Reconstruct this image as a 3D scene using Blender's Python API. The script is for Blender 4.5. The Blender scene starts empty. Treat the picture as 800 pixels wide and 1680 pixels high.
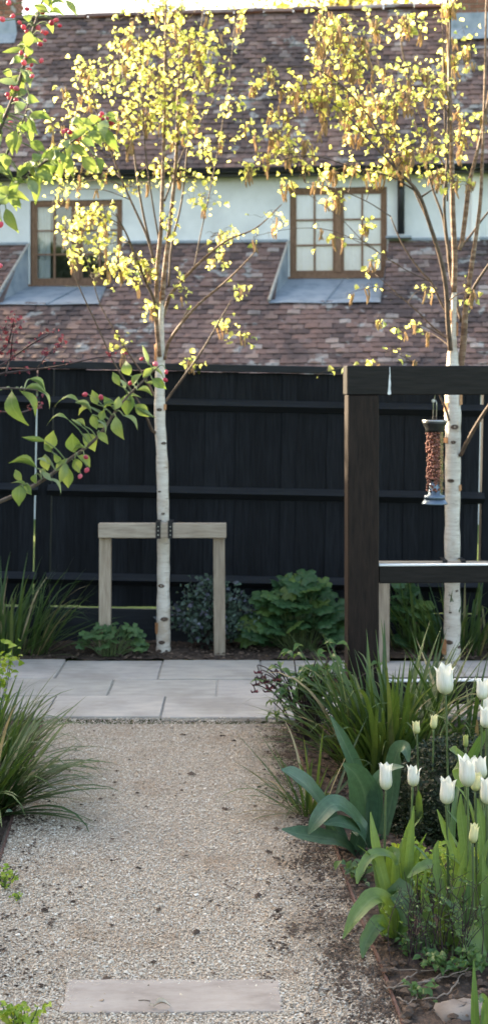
import bpy, math, random
from mathutils import Vector, Matrix
R = math.radians
rnd = random.Random(7)
SC = bpy.context.scene
COL = SC.collection

# ------------------------------------------------------------------ camera
H, F, CX, HY = 1.7, 2300.0, 400.0, 620.0        # eye height, focal length in photo pixels, principal column, horizon row
cam_d = bpy.data.cameras.new("camera")
cam = bpy.data.objects.new("camera", cam_d); COL.objects.link(cam)
cam.location = (0, 0, H); cam.rotation_euler = (R(90), 0, 0)
cam_d.sensor_fit = 'VERTICAL'; cam_d.sensor_height = 36; cam_d.sensor_width = 36
cam_d.lens = F / 1680 * 36
cam_d.shift_y = -(840 - HY) / 1680
cam_d.clip_start = 0.05; cam_d.clip_end = 3000
cam_d.dof.use_dof = True; cam_d.dof.focus_distance = 4.5; cam_d.dof.aperture_fstop = 5.0
SC.camera = cam

# ------------------------------------------------------------------ light
SUN_AZ, SUN_EL = -57.0, 21.0                     # azimuth from +Y (view direction), negative = to the left
sd = Vector((math.sin(R(SUN_AZ)) * math.cos(R(SUN_EL)), math.cos(R(SUN_AZ)) * math.cos(R(SUN_EL)), math.sin(R(SUN_EL))))
sun_d = bpy.data.lights.new("sun", 'SUN'); sun_d.energy = 4.2; sun_d.angle = R(0.5); sun_d.color = (1.0, 0.9, 0.74)
sun = bpy.data.objects.new("sun", sun_d); COL.objects.link(sun)
sun.location = (-20, 10, 20)
sun.rotation_euler = (-sd).to_track_quat('-Z', 'Y').to_euler()
W = bpy.data.worlds.new("World"); SC.world = W; W.use_nodes = True
nt = W.node_tree; nt.nodes.clear()
sky = nt.nodes.new('ShaderNodeTexSky'); sky.sky_type = 'NISHITA'; sky.sun_disc = False
sky.sun_elevation = R(SUN_EL); sky.sun_rotation = R(SUN_AZ)
sky.air_density = 1.0; sky.dust_density = 4.0; sky.ozone_density = 1.0
bg = nt.nodes.new('ShaderNodeBackground'); bg.inputs[1].default_value = 0.15
wo = nt.nodes.new('ShaderNodeOutputWorld')
nt.links.new(sky.outputs[0], bg.inputs[0]); nt.links.new(bg.outputs[0], wo.inputs[0])
SC.view_settings.view_transform = 'Standard'; SC.view_settings.look = 'None'
SC.view_settings.gamma = 1.0; SC.view_settings.exposure = 2.6
SC.view_settings.use_white_balance = True; SC.view_settings.white_balance_temperature = 7600   # the camera is set for open shade
try:
    SC.view_settings.use_curve_mapping = False
except Exception:
    pass
SC.render.engine = 'CYCLES'
SC.cycles.max_bounces = 8; SC.cycles.transparent_max_bounces = 12
SC.cycles.use_denoising = True

def P(px, py, Y):
    """point seen at photo pixel (px, py), standing at distance Y"""
    return Vector(((px - CX) / F * Y, Y, H - (py - HY) / F * Y))
def G(px, py, z=0.0):
    """ground point (height z) seen at a photo pixel"""
    Y = (H - z) * F / (py - HY)
    return Vector(((px - CX) / F * Y, Y, z))

# ------------------------------------------------------------------ materials
def nodes(name):
    m = bpy.data.materials.new(name); m.use_nodes = True
    t = m.node_tree; t.nodes.clear()
    return m, t
def N(t, kind, **kw):
    n = t.nodes.new(kind)
    for k, v in kw.items():
        if k in ('operation', 'blend_type', 'data_type', 'noise_dimensions', 'feature', 'distance', 'clamp', 'use_clamp'):
            setattr(n, k, v)
        else:
            n.inputs[k].default_value = v
    return n
def rand01(t):
    oi = N(t, 'ShaderNodeObjectInfo'); ge = N(t, 'ShaderNodeNewGeometry')
    a = N(t, 'ShaderNodeMath', operation='ADD'); f = N(t, 'ShaderNodeMath', operation='FRACT')
    t.links.new(oi.outputs['Random'], a.inputs[0]); t.links.new(ge.outputs['Random Per Island'], a.inputs[1])
    t.links.new(a.outputs[0], f.inputs[0])
    return f.outputs[0]
def ramp(t, src, stops, interp='LINEAR'):
    r = N(t, 'ShaderNodeValToRGB'); r.color_ramp.interpolation = interp
    e = r.color_ramp.elements
    while len(e) < len(stops): e.new(0.5)
    for i, (p, c) in enumerate(stops):
        e[i].position = p; e[i].color = (*c, 1)
    t.links.new(src, r.inputs[0])
    return r.outputs[0]
def wpos(t, scale=(1, 1, 1), obj=False):
    mp = N(t, 'ShaderNodeMapping'); mp.inputs['Scale'].default_value = scale
    if obj:
        c = N(t, 'ShaderNodeTexCoord'); t.links.new(c.outputs['Object'], mp.inputs[0])
    else:
        g = N(t, 'ShaderNodeNewGeometry'); t.links.new(g.outputs['Position'], mp.inputs[0])
    return mp.outputs[0]
def noise(t, vec, scale, detail=4.0, rough=0.55):
    n = N(t, 'ShaderNodeTexNoise'); n.inputs['Scale'].default_value = scale
    n.inputs['Detail'].default_value = detail; n.inputs['Roughness'].default_value = rough
    t.links.new(vec, n.inputs['Vector'])
    return n.outputs['Fac']
def mix(t, fac, a, b, blend='MIX'):
    m = N(t, 'ShaderNodeMix', data_type='RGBA', blend_type=blend)
    for i, v in ((0, fac), (6, a), (7, b)):
        if hasattr(v, 'is_output') or hasattr(v, 'links'): t.links.new(v, m.inputs[i])
        elif isinstance(v, tuple): m.inputs[i].default_value = (*v, 1)
        else: m.inputs[i].default_value = v
    return m.outputs[2]
def finish(t, col, rough=0.8, bump=None, bstr=0.3, bdist=0.01, spec=0.3, metallic=0.0):
    p = N(t, 'ShaderNodeBsdfPrincipled'); p.inputs['Roughness'].default_value = rough
    p.inputs['Specular IOR Level'].default_value = spec; p.inputs['Metallic'].default_value = metallic
    if isinstance(col, tuple): p.inputs['Base Color'].default_value = (*col, 1)
    else: t.links.new(col, p.inputs['Base Color'])
    if bump is not None:
        b = N(t, 'ShaderNodeBump'); b.inputs['Strength'].default_value = bstr; b.inputs['Distance'].default_value = bdist
        t.links.new(bump, b.inputs['Height']); t.links.new(b.outputs[0], p.inputs['Normal'])
    o = N(t, 'ShaderNodeOutputMaterial'); t.links.new(p.outputs[0], o.inputs[0])
    return p
def mat_noise(name, c1, c2, scale=8, sv=(1, 1, 1), rough=0.8, bstr=0.3, bdist=0.01, spec=0.3, metallic=0.0, c3=None, obj=False, var=0.0):
    m, t = nodes(name)
    v = wpos(t, sv, obj); n = noise(t, v, scale, 6)
    stops = [(0.3, c1), (0.7, c2)] if c3 is None else [(0.28, c1), (0.5, c2), (0.72, c3)]
    col = ramp(t, n, stops)
    if var:
        r = rand01(t); g = ramp(t, r, [(0, (1 - var,) * 3), (1, (1 + var,) * 3)])
        col = mix(t, 1.0, col, g, 'MULTIPLY')
    finish(t, col, rough, n, bstr, bdist, spec, metallic)
    return m
def mat_leaf(name, stops, trans, tfac=0.45, rough=0.5, spec=0.35):
    """thin leaf: each leaf its own tone, light passes through"""
    m, t = nodes(name)
    r = rand01(t); col = ramp(t, r, stops)
    n = noise(t, wpos(t, (1, 1, 1)), 60, 2)
    col = mix(t, 1.0, col, ramp(t, n, [(0.3, (0.8, 0.8, 0.8)), (0.7, (1.15, 1.15, 1.1))]), 'MULTIPLY')
    uv = N(t, 'ShaderNodeUVMap'); mp = N(t, 'ShaderNodeMapping'); mp.inputs['Scale'].default_value = (22, 1.5, 1); t.links.new(uv.outputs[0], mp.inputs[0])
    st = noise(t, mp.outputs[0], 1.0, 2)                     # veins running the length of the blade
    col = mix(t, 1.0, col, ramp(t, st, [(0.32, (0.80, 0.82, 0.80)), (0.68, (1.2, 1.18, 1.16))]), 'MULTIPLY')
    sx = N(t, 'ShaderNodeSeparateXYZ'); t.links.new(uv.outputs[0], sx.inputs[0])
    rib = ramp(t, sx.outputs[0], [(0.44, (0, 0, 0)), (0.5, (0.45, 0.45, 0.45)), (0.56, (0, 0, 0))])
    col = mix(t, rib, col, mix(t, 0.5, col, (0.30, 0.36, 0.22)))
    p = N(t, 'ShaderNodeBsdfPrincipled'); p.inputs['Roughness'].default_value = rough
    p.inputs['Specular IOR Level'].default_value = spec
    t.links.new(col, p.inputs['Base Color'])
    bu = N(t, 'ShaderNodeBump'); bu.inputs['Strength'].default_value = 0.35; bu.inputs['Distance'].default_value = 0.004
    t.links.new(st, bu.inputs['Height']); t.links.new(bu.outputs[0], p.inputs['Normal'])
    tr = N(t, 'ShaderNodeBsdfTranslucent')
    tc = mix(t, 1.0, ramp(t, r, [(0, (0.7, 0.82, 0.65)), (0.4, (1.0, 1.0, 0.95)), (1, (1.1, 1.02, 1.05))]), trans, 'MULTIPLY')
    t.links.new(tc, tr.inputs[0])
    ms = N(t, 'ShaderNodeMixShader'); ms.inputs[0].default_value = tfac
    t.links.new(p.outputs[0], ms.inputs[1]); t.links.new(tr.outputs[0], ms.inputs[2])
    o = N(t, 'ShaderNodeOutputMaterial'); t.links.new(ms.outputs[0], o.inputs[0])
    return m

M = {}
M['ground'] = mat_noise('lawn', (0.05, 0.09, 0.015), (0.09, 0.13, 0.02), 3, rough=0.9)
M['soil'] = mat_noise('soil', (0.032, 0.022, 0.016), (0.095, 0.066, 0.050), 38, rough=0.95, bstr=0.9, bdist=0.02)
M['gravel_base'] = mat_noise('gravel_bed', (0.34, 0.27, 0.20), (0.52, 0.43, 0.34), 130, rough=0.95, bstr=0.8, bdist=0.01)
def mat_pebble():
    m, t = nodes('pebbles')
    r = rand01(t)
    c = ramp(t, r, [(0.0, (0.22, 0.165, 0.12)), (0.05, (0.38, 0.295, 0.22)), (0.25, (0.50, 0.41, 0.32)), (0.6, (0.57, 0.485, 0.385)), (0.88, (0.63, 0.56, 0.465)), (1.0, (0.76, 0.71, 0.63))])
    n = noise(t, wpos(t), 3.2, 5, 0.6)
    c = mix(t, ramp(t, n, [(0.55, (0, 0, 0)), (0.72, (0.6, 0.6, 0.6))]), c, (0.33, 0.20, 0.11))
    n2 = noise(t, wpos(t), 1.3, 6, 0.7)
    c = mix(t, ramp(t, n2, [(0.58, (0, 0, 0)), (0.78, (0.45, 0.45, 0.45))]), c, (0.20, 0.15, 0.115))
    pos = N(t, 'ShaderNodeNewGeometry'); sp = N(t, 'ShaderNodeSeparateXYZ'); t.links.new(pos.outputs['Position'], sp.inputs[0])
    y = N(t, 'ShaderNodeMath', operation='MULTIPLY_ADD'); t.links.new(sp.outputs[1], y.inputs[0]); y.inputs[1].default_value = 0.063; t.links.new(sp.outputs[0], y.inputs[2])
    ed = ramp(t, y.outputs[0], [(0.0, (0, 0, 0)), (0.36, (0, 0, 0)), (0.58, (1, 1, 1))])   # soil trodden in from the bed
    n4 = noise(t, wpos(t), 5.5, 6, 0.7); n5 = noise(t, wpos(t), 1.1, 2, 0.5)
    am = N(t, 'ShaderNodeMath', operation='MULTIPLY'); t.links.new(ed, am.inputs[0]); t.links.new(ramp(t, n4, [(0.34, (0, 0, 0)), (0.54, (1, 1, 1))]), am.inputs[1])
    am2 = N(t, 'ShaderNodeMath', operation='MULTIPLY'); t.links.new(am.outputs[0], am2.inputs[0]); t.links.new(ramp(t, n5, [(0.30, (0.3, 0.3, 0.3)), (0.55, (0.95, 0.95, 0.95))]), am2.inputs[1])
    c = mix(t, am2.outputs[0], c, (0.085, 0.058, 0.043))
    finish(t, c, 0.75, None, spec=0.25)
    return m
M['pebble'] = mat_pebble()
def mat_slab():
    m, t = nodes('paving_stone')
    r = rand01(t)
    c = ramp(t, r, [(0, (0.385, 0.36, 0.325)), (0.5, (0.43, 0.395, 0.355)), (1, (0.455, 0.415, 0.39))])
    n = noise(t, wpos(t, (1, 2.5, 1)), 7, 6, 0.65)
    c = mix(t, 1.0, c, ramp(t, n, [(0.3, (0.8, 0.8, 0.81)), (0.68, (1.1, 1.09, 1.06))]), 'MULTIPLY')
    n3 = noise(t, wpos(t), 2.2, 4, 0.6)
    c = mix(t, ramp(t, n3, [(0.48, (0, 0, 0)), (0.68, (0.5, 0.5, 0.5))]), c, (0.20, 0.18, 0.155))
    finish(t, c, 0.85, n, 0.35, 0.008)
    return m
M['slab'] = mat_slab()
def mat_step():
    m, t = nodes('step_sandstone')
    n = noise(t, wpos(t, (1, 2.4, 1)), 6, 8, 0.68)
    c = ramp(t, n, [(0.25, (0.22, 0.18, 0.155)), (0.5, (0.345, 0.295, 0.255)), (0.75, (0.43, 0.375, 0.33))])
    finish(t, c, 0.85, n, 0.4, 0.006)
    return m
M['step'] = mat_step()
M['rust'] = mat_noise('rusty_steel', (0.075, 0.042, 0.034), (0.15, 0.082, 0.065), 40, rough=0.8)
M['rock'] = mat_noise('field_stone', (0.14, 0.115, 0.10), (0.27, 0.235, 0.205), 14, rough=0.9, bstr=0.6)

def mat_fence():
    m, t = nodes('black_stained_boards')
    n = noise(t, wpos(t, (14, 14, 1.1)), 5, 6, 0.6)
    r = rand01(t)
    c = ramp(t, n, [(0.3, (0.0046, 0.0057, 0.0076)), (0.7, (0.0132, 0.0154, 0.0192))])
    c = mix(t, 1.0, c, ramp(t, r, [(0, (0.8,) * 3), (1, (1.25,) * 3)]), 'MULTIPLY')
    finish(t, c, 0.75, n, 0.6, 0.004, spec=0.14)
    return m
M['fence'] = mat_fence()
M['rail'] = mat_noise('sky_lit_black_rail', (0.009, 0.0112, 0.0145), (0.019, 0.0225, 0.028), 5, (1.2, 14, 14), rough=0.6, bstr=0.3, bdist=0.003, spec=0.25)  # paler than the boards: sky light on the rails put into the colour
M['frame'] = mat_noise('dark_brown_stained_timber', (0.010, 0.0062, 0.0052), (0.026, 0.016, 0.0125), 6, (12, 12, 1.5), rough=0.6, bstr=0.35, bdist=0.004, spec=0.2)
M['frame_h'] = mat_noise('dark_stained_beam', (0.007, 0.0062, 0.0062), (0.018, 0.0145, 0.0135), 6, (1.5, 12, 12), rough=0.55, bstr=0.35, bdist=0.004, spec=0.22)
M['stake'] = mat_noise('weathered_softwood', (0.25, 0.195, 0.145), (0.41, 0.34, 0.26), 5, (16, 16, 1.6), rough=0.85, bstr=0.3, bdist=0.003, var=0.12)
M['stake_h'] = mat_noise('weathered_softwood_rail', (0.27, 0.215, 0.165), (0.44, 0.37, 0.29), 5, (1.6, 16, 16), rough=0.85, bstr=0.3, bdist=0.003)
M['black'] = mat_noise('black_rubber', (0.012, 0.012, 0.013), (0.02, 0.02, 0.02), 30, rough=0.6)
M['black_plastic'] = mat_noise('black_painted_iron', (0.012, 0.013, 0.016), (0.022, 0.024, 0.028), 10, rough=0.4)
M['white_mark'] = mat_noise('dropping', (0.65, 0.66, 0.66), (0.8, 0.8, 0.8), 60, rough=0.9)

def mat_bark():
    m, t = nodes('birch_bark')
    n = noise(t, wpos(t, (1, 1, 6)), 9, 6, 0.65)
    c = ramp(t, n, [(0.22, (0.22, 0.15, 0.10)), (0.36, (0.52, 0.46, 0.39)), (0.55, (0.62, 0.57, 0.50)), (0.8, (0.70, 0.68, 0.63))])
    l = noise(t, wpos(t, (3, 3, 34)), 6, 3, 0.5)
    c = mix(t, ramp(t, l, [(0.63, (0, 0, 0)), (0.70, (0.7, 0.7, 0.7))]), c, (0.14, 0.10, 0.08))
    big = noise(t, wpos(t, (1, 1, 1.2)), 5.5, 3, 0.5)
    c = mix(t, ramp(t, big, [(0.60, (0, 0, 0)), (0.70, (0.55, 0.55, 0.55))]), c, (0.36, 0.25, 0.16))
    finish(t, c, 0.75, n, 0.5, 0.006)
    return m
M['bark'] = mat_bark()
M['bark_brown'] = mat_noise('young_birch_bark', (0.07, 0.034, 0.02), (0.20, 0.115, 0.07), 12, (1, 1, 4), rough=0.6, c3=(0.33, 0.26, 0.20), bstr=0.3)
M['twig'] = mat_noise('birch_twig_bark', (0.055, 0.038, 0.028), (0.15, 0.10, 0.07), 30, rough=0.65)
M['peel'] = mat_noise('peeling_bark', (0.35, 0.15, 0.06), (0.55, 0.30, 0.16), 40, rough=0.7)
M['knot'] = mat_noise('bark_scar', (0.05, 0.035, 0.025), (0.16, 0.11, 0.085), 60, rough=0.9)
M['branch'] = mat_noise('apple_bark', (0.05, 0.035, 0.03), (0.14, 0.11, 0.095), 60, rough=0.8)
M['shoot'] = mat_leaf('downy_shoot', [(0, (0.18, 0.24, 0.11)), (1, (0.24, 0.29, 0.16))], (0.12, 0.16, 0.06), 0.2, 0.8)
M['birch_leaf'] = mat_leaf('birch_leaf', [(0, (0.07, 0.15, 0.02)), (0.45, (0.17, 0.25, 0.035)), (1, (0.32, 0.34, 0.06))], (0.88, 0.88, 0.28), 0.64)
M['catkin'] = mat_leaf('catkin', [(0, (0.30, 0.19, 0.12)), (1, (0.46, 0.32, 0.19))], (0.66, 0.54, 0.38), 0.45, 0.9)
M['apple_leaf'] = mat_leaf('apple_leaf', [(0, (0.085, 0.145, 0.05)), (0.5, (0.125, 0.195, 0.06)), (0.85, (0.17, 0.24, 0.075)), (1, (0.23, 0.29, 0.14))], (0.30, 0.40, 0.09), 0.36, 0.45)
M['apple_leaf_pale'] = mat_leaf('downy_leaf', [(0, (0.16, 0.22, 0.12)), (1, (0.27, 0.33, 0.22))], (0.26, 0.36, 0.12), 0.35, 0.7)
M['bud'] = mat_leaf('blossom_bud', [(0, (0.40, 0.035, 0.08)), (0.5, (0.58, 0.10, 0.17)), (1, (0.72, 0.26, 0.33))], (0.7, 0.18, 0.26), 0.35, 0.45)
M['iris'] = mat_leaf('iris_leaf', [(0, (0.028, 0.064, 0.022)), (0.6, (0.048, 0.098, 0.028)), (0.92, (0.085, 0.135, 0.035)), (1, (0.22, 0.19, 0.08))], (0.12, 0.20, 0.03), 0.26, 0.4)
M['iris_dry'] = mat_leaf('dry_leaf_blade', [(0, (0.30, 0.22, 0.12)), (1, (0.42, 0.34, 0.20))], (0.3, 0.22, 0.1), 0.25, 0.8)
M['tulip_blade'] = mat_leaf('narrow_leaf', [(0, (0.07, 0.13, 0.05)), (1, (0.13, 0.21, 0.06))], (0.2, 0.34, 0.04), 0.3, 0.45)
M['blue_leaf'] = mat_leaf('glaucous_leaf', [(0, (0.042, 0.095, 0.055)), (1, (0.075, 0.145, 0.085))], (0.07, 0.15, 0.05), 0.2, 0.36, 0.5)
M['tulip_leaf'] = mat_leaf('tulip_leaf', [(0, (0.075, 0.14, 0.065)), (0.6, (0.11, 0.18, 0.07)), (1, (0.16, 0.24, 0.055))], (0.20, 0.34, 0.04), 0.3, 0.4, 0.45)
M['tulip_stem'] = mat_leaf('tulip_stem', [(0, (0.09, 0.13, 0.06)), (1, (0.13, 0.19, 0.07))], (0.1, 0.16, 0.04), 0.15, 0.5)
def mat_petal(name, base, tip):
    m, t = nodes(name)
    co = N(t, 'ShaderNodeTexCoord'); sx = N(t, 'ShaderNodeSeparateXYZ'); t.links.new(co.outputs['Object'], sx.inputs[0])
    c = ramp(t, sx.outputs['Z'], [(0.0, base), (0.45, tip), (1.0, tip)])
    sn = noise(t, wpos(t, (9, 9, .7), True), 3, 3)
    c = mix(t, 1.0, c, ramp(t, sn, [(0.3, (0.86, 0.88, 0.80)), (0.7, (1.05, 1.05, 1.05))]), 'MULTIPLY')
    p = N(t, 'ShaderNodeBsdfPrincipled'); p.inputs['Roughness'].default_value = 0.5; t.links.new(c, p.inputs['Base Color'])
    tr = N(t, 'ShaderNodeBsdfTranslucent'); t.links.new(c, tr.inputs[0])
    ms = N(t, 'ShaderNodeMixShader'); ms.inputs[0].default_value = 0.35
    t.links.new(p.outputs[0], ms.inputs[1]); t.links.new(tr.outputs[0], ms.inputs[2])
    o = N(t, 'ShaderNodeOutputMaterial'); t.links.new(ms.outputs[0], o.inputs[0])
    return m
M['petal'] = mat_petal('white_petal', (0.62, 0.66, 0.42), (0.82, 0.82, 0.78))
M['petal_cream'] = mat_petal('cream_petal', (0.50, 0.56, 0.22), (0.76, 0.74, 0.46))
M['petal_green'] = mat_petal('green_bud_petal', (0.22, 0.34, 0.10), (0.48, 0.52, 0.20))
M['petal_plum'] = mat_leaf('plum_petal', [(0, (0.035, 0.010, 0.022)), (0.7, (0.07, 0.014, 0.03)), (1, (0.20, 0.02, 0.04))], (0.16, 0.02, 0.03), 0.25, 0.5)
M['dark_leaf'] = mat_leaf('broad_leaf', [(0, (0.028, 0.075, 0.032)), (0.8, (0.05, 0.115, 0.045)), (1, (0.11, 0.17, 0.04))], (0.08, 0.18, 0.03), 0.25, 0.45)
M['fern_leaf'] = mat_leaf('columbine_leaf', [(0, (0.045, 0.10, 0.04)), (1, (0.08, 0.155, 0.055))], (0.1, 0.2, 0.05), 0.25, 0.55)
M['smoke_leaf'] = mat_leaf('blue_grey_leaf', [(0, (0.055, 0.10, 0.07)), (0.7, (0.09, 0.14, 0.115)), (1, (0.14, 0.14, 0.21))], (0.06, 0.1, 0.05), 0.2, 0.6)
M['yew'] = mat_leaf('yew_leaf', [(0, (0.012, 0.022, 0.010)), (0.8, (0.025, 0.042, 0.016)), (1, (0.05, 0.055, 0.025))], (0.02, 0.04, 0.01), 0.15, 0.55)
M['lime'] = mat_leaf('lime_leaf', [(0, (0.15, 0.26, 0.03)), (0.6, (0.25, 0.36, 0.045)), (1, (0.36, 0.41, 0.08))], (0.5, 0.62, 0.06), 0.35, 0.5)
M['hell_leaf'] = mat_leaf('hellebore_leaf', [(0, (0.04, 0.10, 0.03)), (1, (0.09, 0.17, 0.045))], (0.16, 0.28, 0.04), 0.3, 0.4)
M['plum_leaf'] = mat_leaf('purple_leaf', [(0, (0.05, 0.015, 0.025)), (1, (0.14, 0.04, 0.06))], (0.3, 0.06, 0.08), 0.35, 0.5)
M['plum_twig'] = mat_noise('dark_twig', (0.03, 0.018, 0.02), (0.07, 0.045, 0.045), 40, rough=0.7)
M['dead_stick'] = mat_noise('pale_dry_stick', (0.12, 0.09, 0.07), (0.26, 0.21, 0.17), 40, rough=0.9)
M['dry_leaf'] = mat_noise('dry_leaf', (0.45, 0.36, 0.27), (0.62, 0.54, 0.44), 40, rough=0.8)
M['clod'] = mat_noise('soil_crumb', (0.05, 0.035, 0.026), (0.12, 0.083, 0.062), 60, rough=0.95, var=0.5)
M['hedge'] = mat_leaf('hedge_leaf', [(0, (0.03, 0.06, 0.015)), (1, (0.07, 0.11, 0.03))], (0.1, 0.16, 0.03), 0.25)
M['far_leaf'] = mat_leaf('spring_leaf', [(0, (0.16, 0.17, 0.03)), (1, (0.28, 0.24, 0.05))], (0.75, 0.65, 0.12), 0.5)

def mat_tile():
    m, t = nodes('clay_tile')
    r = rand01(t)
    c = ramp(t, r, [(0, (0.075, 0.055, 0.053)), (0.2, (0.125, 0.083, 0.075)), (0.5, (0.18, 0.112, 0.096)), (0.78, (0.155, 0.108, 0.100)), (0.93, (0.23, 0.155, 0.130)), (1.0, (0.31, 0.27, 0.25))])
    n = noise(t, wpos(t), 1.1, 5, 0.6)                       # soot and moss in broad stains
    c = mix(t, ramp(t, n, [(0.48, (0, 0, 0)), (0.60, (0.7, 0.7, 0.7))]), c, (0.050, 0.042, 0.044))
    li = noise(t, wpos(t), 7, 3, 0.5); li2 = noise(t, wpos(t), 1.5, 2, 0.5)
    mu = N(t, 'ShaderNodeMath', operation='MULTIPLY'); t.links.new(li, mu.inputs[0]); t.links.new(li2, mu.inputs[1])
    c = mix(t, ramp(t, mu.outputs[0], [(0.325, (0, 0, 0)), (0.37, (0.65, 0.65, 0.65))]), c, (0.30, 0.31, 0.30))   # lichen
    g = noise(t, wpos(t), 45, 3, 0.6)
    c = mix(t, 1.0, c, ramp(t, g, [(0.3, (0.75,) * 3), (0.7, (1.2,) * 3)]), 'MULTIPLY')
    finish(t, c, 0.9, g, 0.4, 0.004, spec=0.2)
    return m
M['tile'] = mat_tile()
M['render'] = mat_noise('white_render', (0.55, 0.57, 0.57), (0.74, 0.755, 0.755), 2.2, rough=0.9, bstr=0.5, bdist=0.01)
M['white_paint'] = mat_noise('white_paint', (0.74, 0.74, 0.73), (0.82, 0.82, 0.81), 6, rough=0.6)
M['lead'] = mat_noise('lead_sheet', (0.15, 0.19, 0.22), (0.25, 0.29, 0.33), 6, rough=0.5, bstr=0.2, c3=(0.30, 0.33, 0.36))
M['oak'] = mat_noise('brown_window_timber', (0.15, 0.078, 0.045), (0.25, 0.14, 0.085), 6, (6, 6, 2), rough=0.55, bstr=0.1)
M['mortar'] = mat_noise('mortar', (0.28, 0.26, 0.23), (0.42, 0.39, 0.35), 30, rough=0.95)
M['brick'] = mat_noise('red_brick', (0.16, 0.075, 0.05), (0.32, 0.15, 0.10), 25, rough=0.9, var=0.25)
M['dark_room'] = mat_noise('dim_room', (0.03, 0.03, 0.032), (0.05, 0.05, 0.05), 4, rough=0.9)
M['curtain'] = mat_noise('pale_curtain', (0.52, 0.60, 0.62), (0.64, 0.70, 0.71), 10, rough=0.9)
M['blind'] = mat_noise('white_net_blind', (0.72, 0.745, 0.82), (0.78, 0.805, 0.88), 20, rough=0.9)
def mat_glass(name='window_glass', base=0.06, gloss=1.0):
    m, t = nodes(name)
    tr = N(t, 'ShaderNodeBsdfTransparent'); gl = N(t, 'ShaderNodeBsdfGlossy'); gl.inputs['Roughness'].default_value = 0.03
    lw = N(t, 'ShaderNodeFresnel'); lw.inputs['IOR'].default_value = 1.5
    a = N(t, 'ShaderNodeMath', operation='ADD'); a.inputs[1].default_value = base; t.links.new(lw.outputs[0], a.inputs[0])
    k = N(t, 'ShaderNodeMath', operation='MULTIPLY'); k.inputs[1].default_value = gloss; t.links.new(a.outputs[0], k.inputs[0])
    ms = N(t, 'ShaderNodeMixShader'); t.links.new(k.outputs[0], ms.inputs[0])
    t.links.new(tr.outputs[0], ms.inputs[1]); t.links.new(gl.outputs[0], ms.inputs[2])
    o = N(t, 'ShaderNodeOutputMaterial'); t.links.new(ms.outputs[0], o.inputs[0])
    return m
M['glass'] = mat_glass()
M['tube'] = mat_glass('clear_plastic', 0.0, 0.25)
M['zinc'] = mat_noise('blue_grey_metal', (0.10, 0.14, 0.19), (0.17, 0.22, 0.28), 20, rough=0.35, metallic=0.5, bstr=0.1)
M['dark_metal'] = mat_noise('dark_metal_lid', (0.03, 0.03, 0.032), (0.06, 0.06, 0.06), 20, rough=0.35, metallic=0.5)
M['wire'] = mat_noise('steel_wire', (0.4, 0.4, 0.4), (0.5, 0.5, 0.5), 20, rough=0.3, metallic=0.9)
M['nut'] = mat_noise('peanut', (0.15, 0.050, 0.040), (0.27, 0.115, 0.090), 60, rough=0.6, var=0.3)

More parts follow.
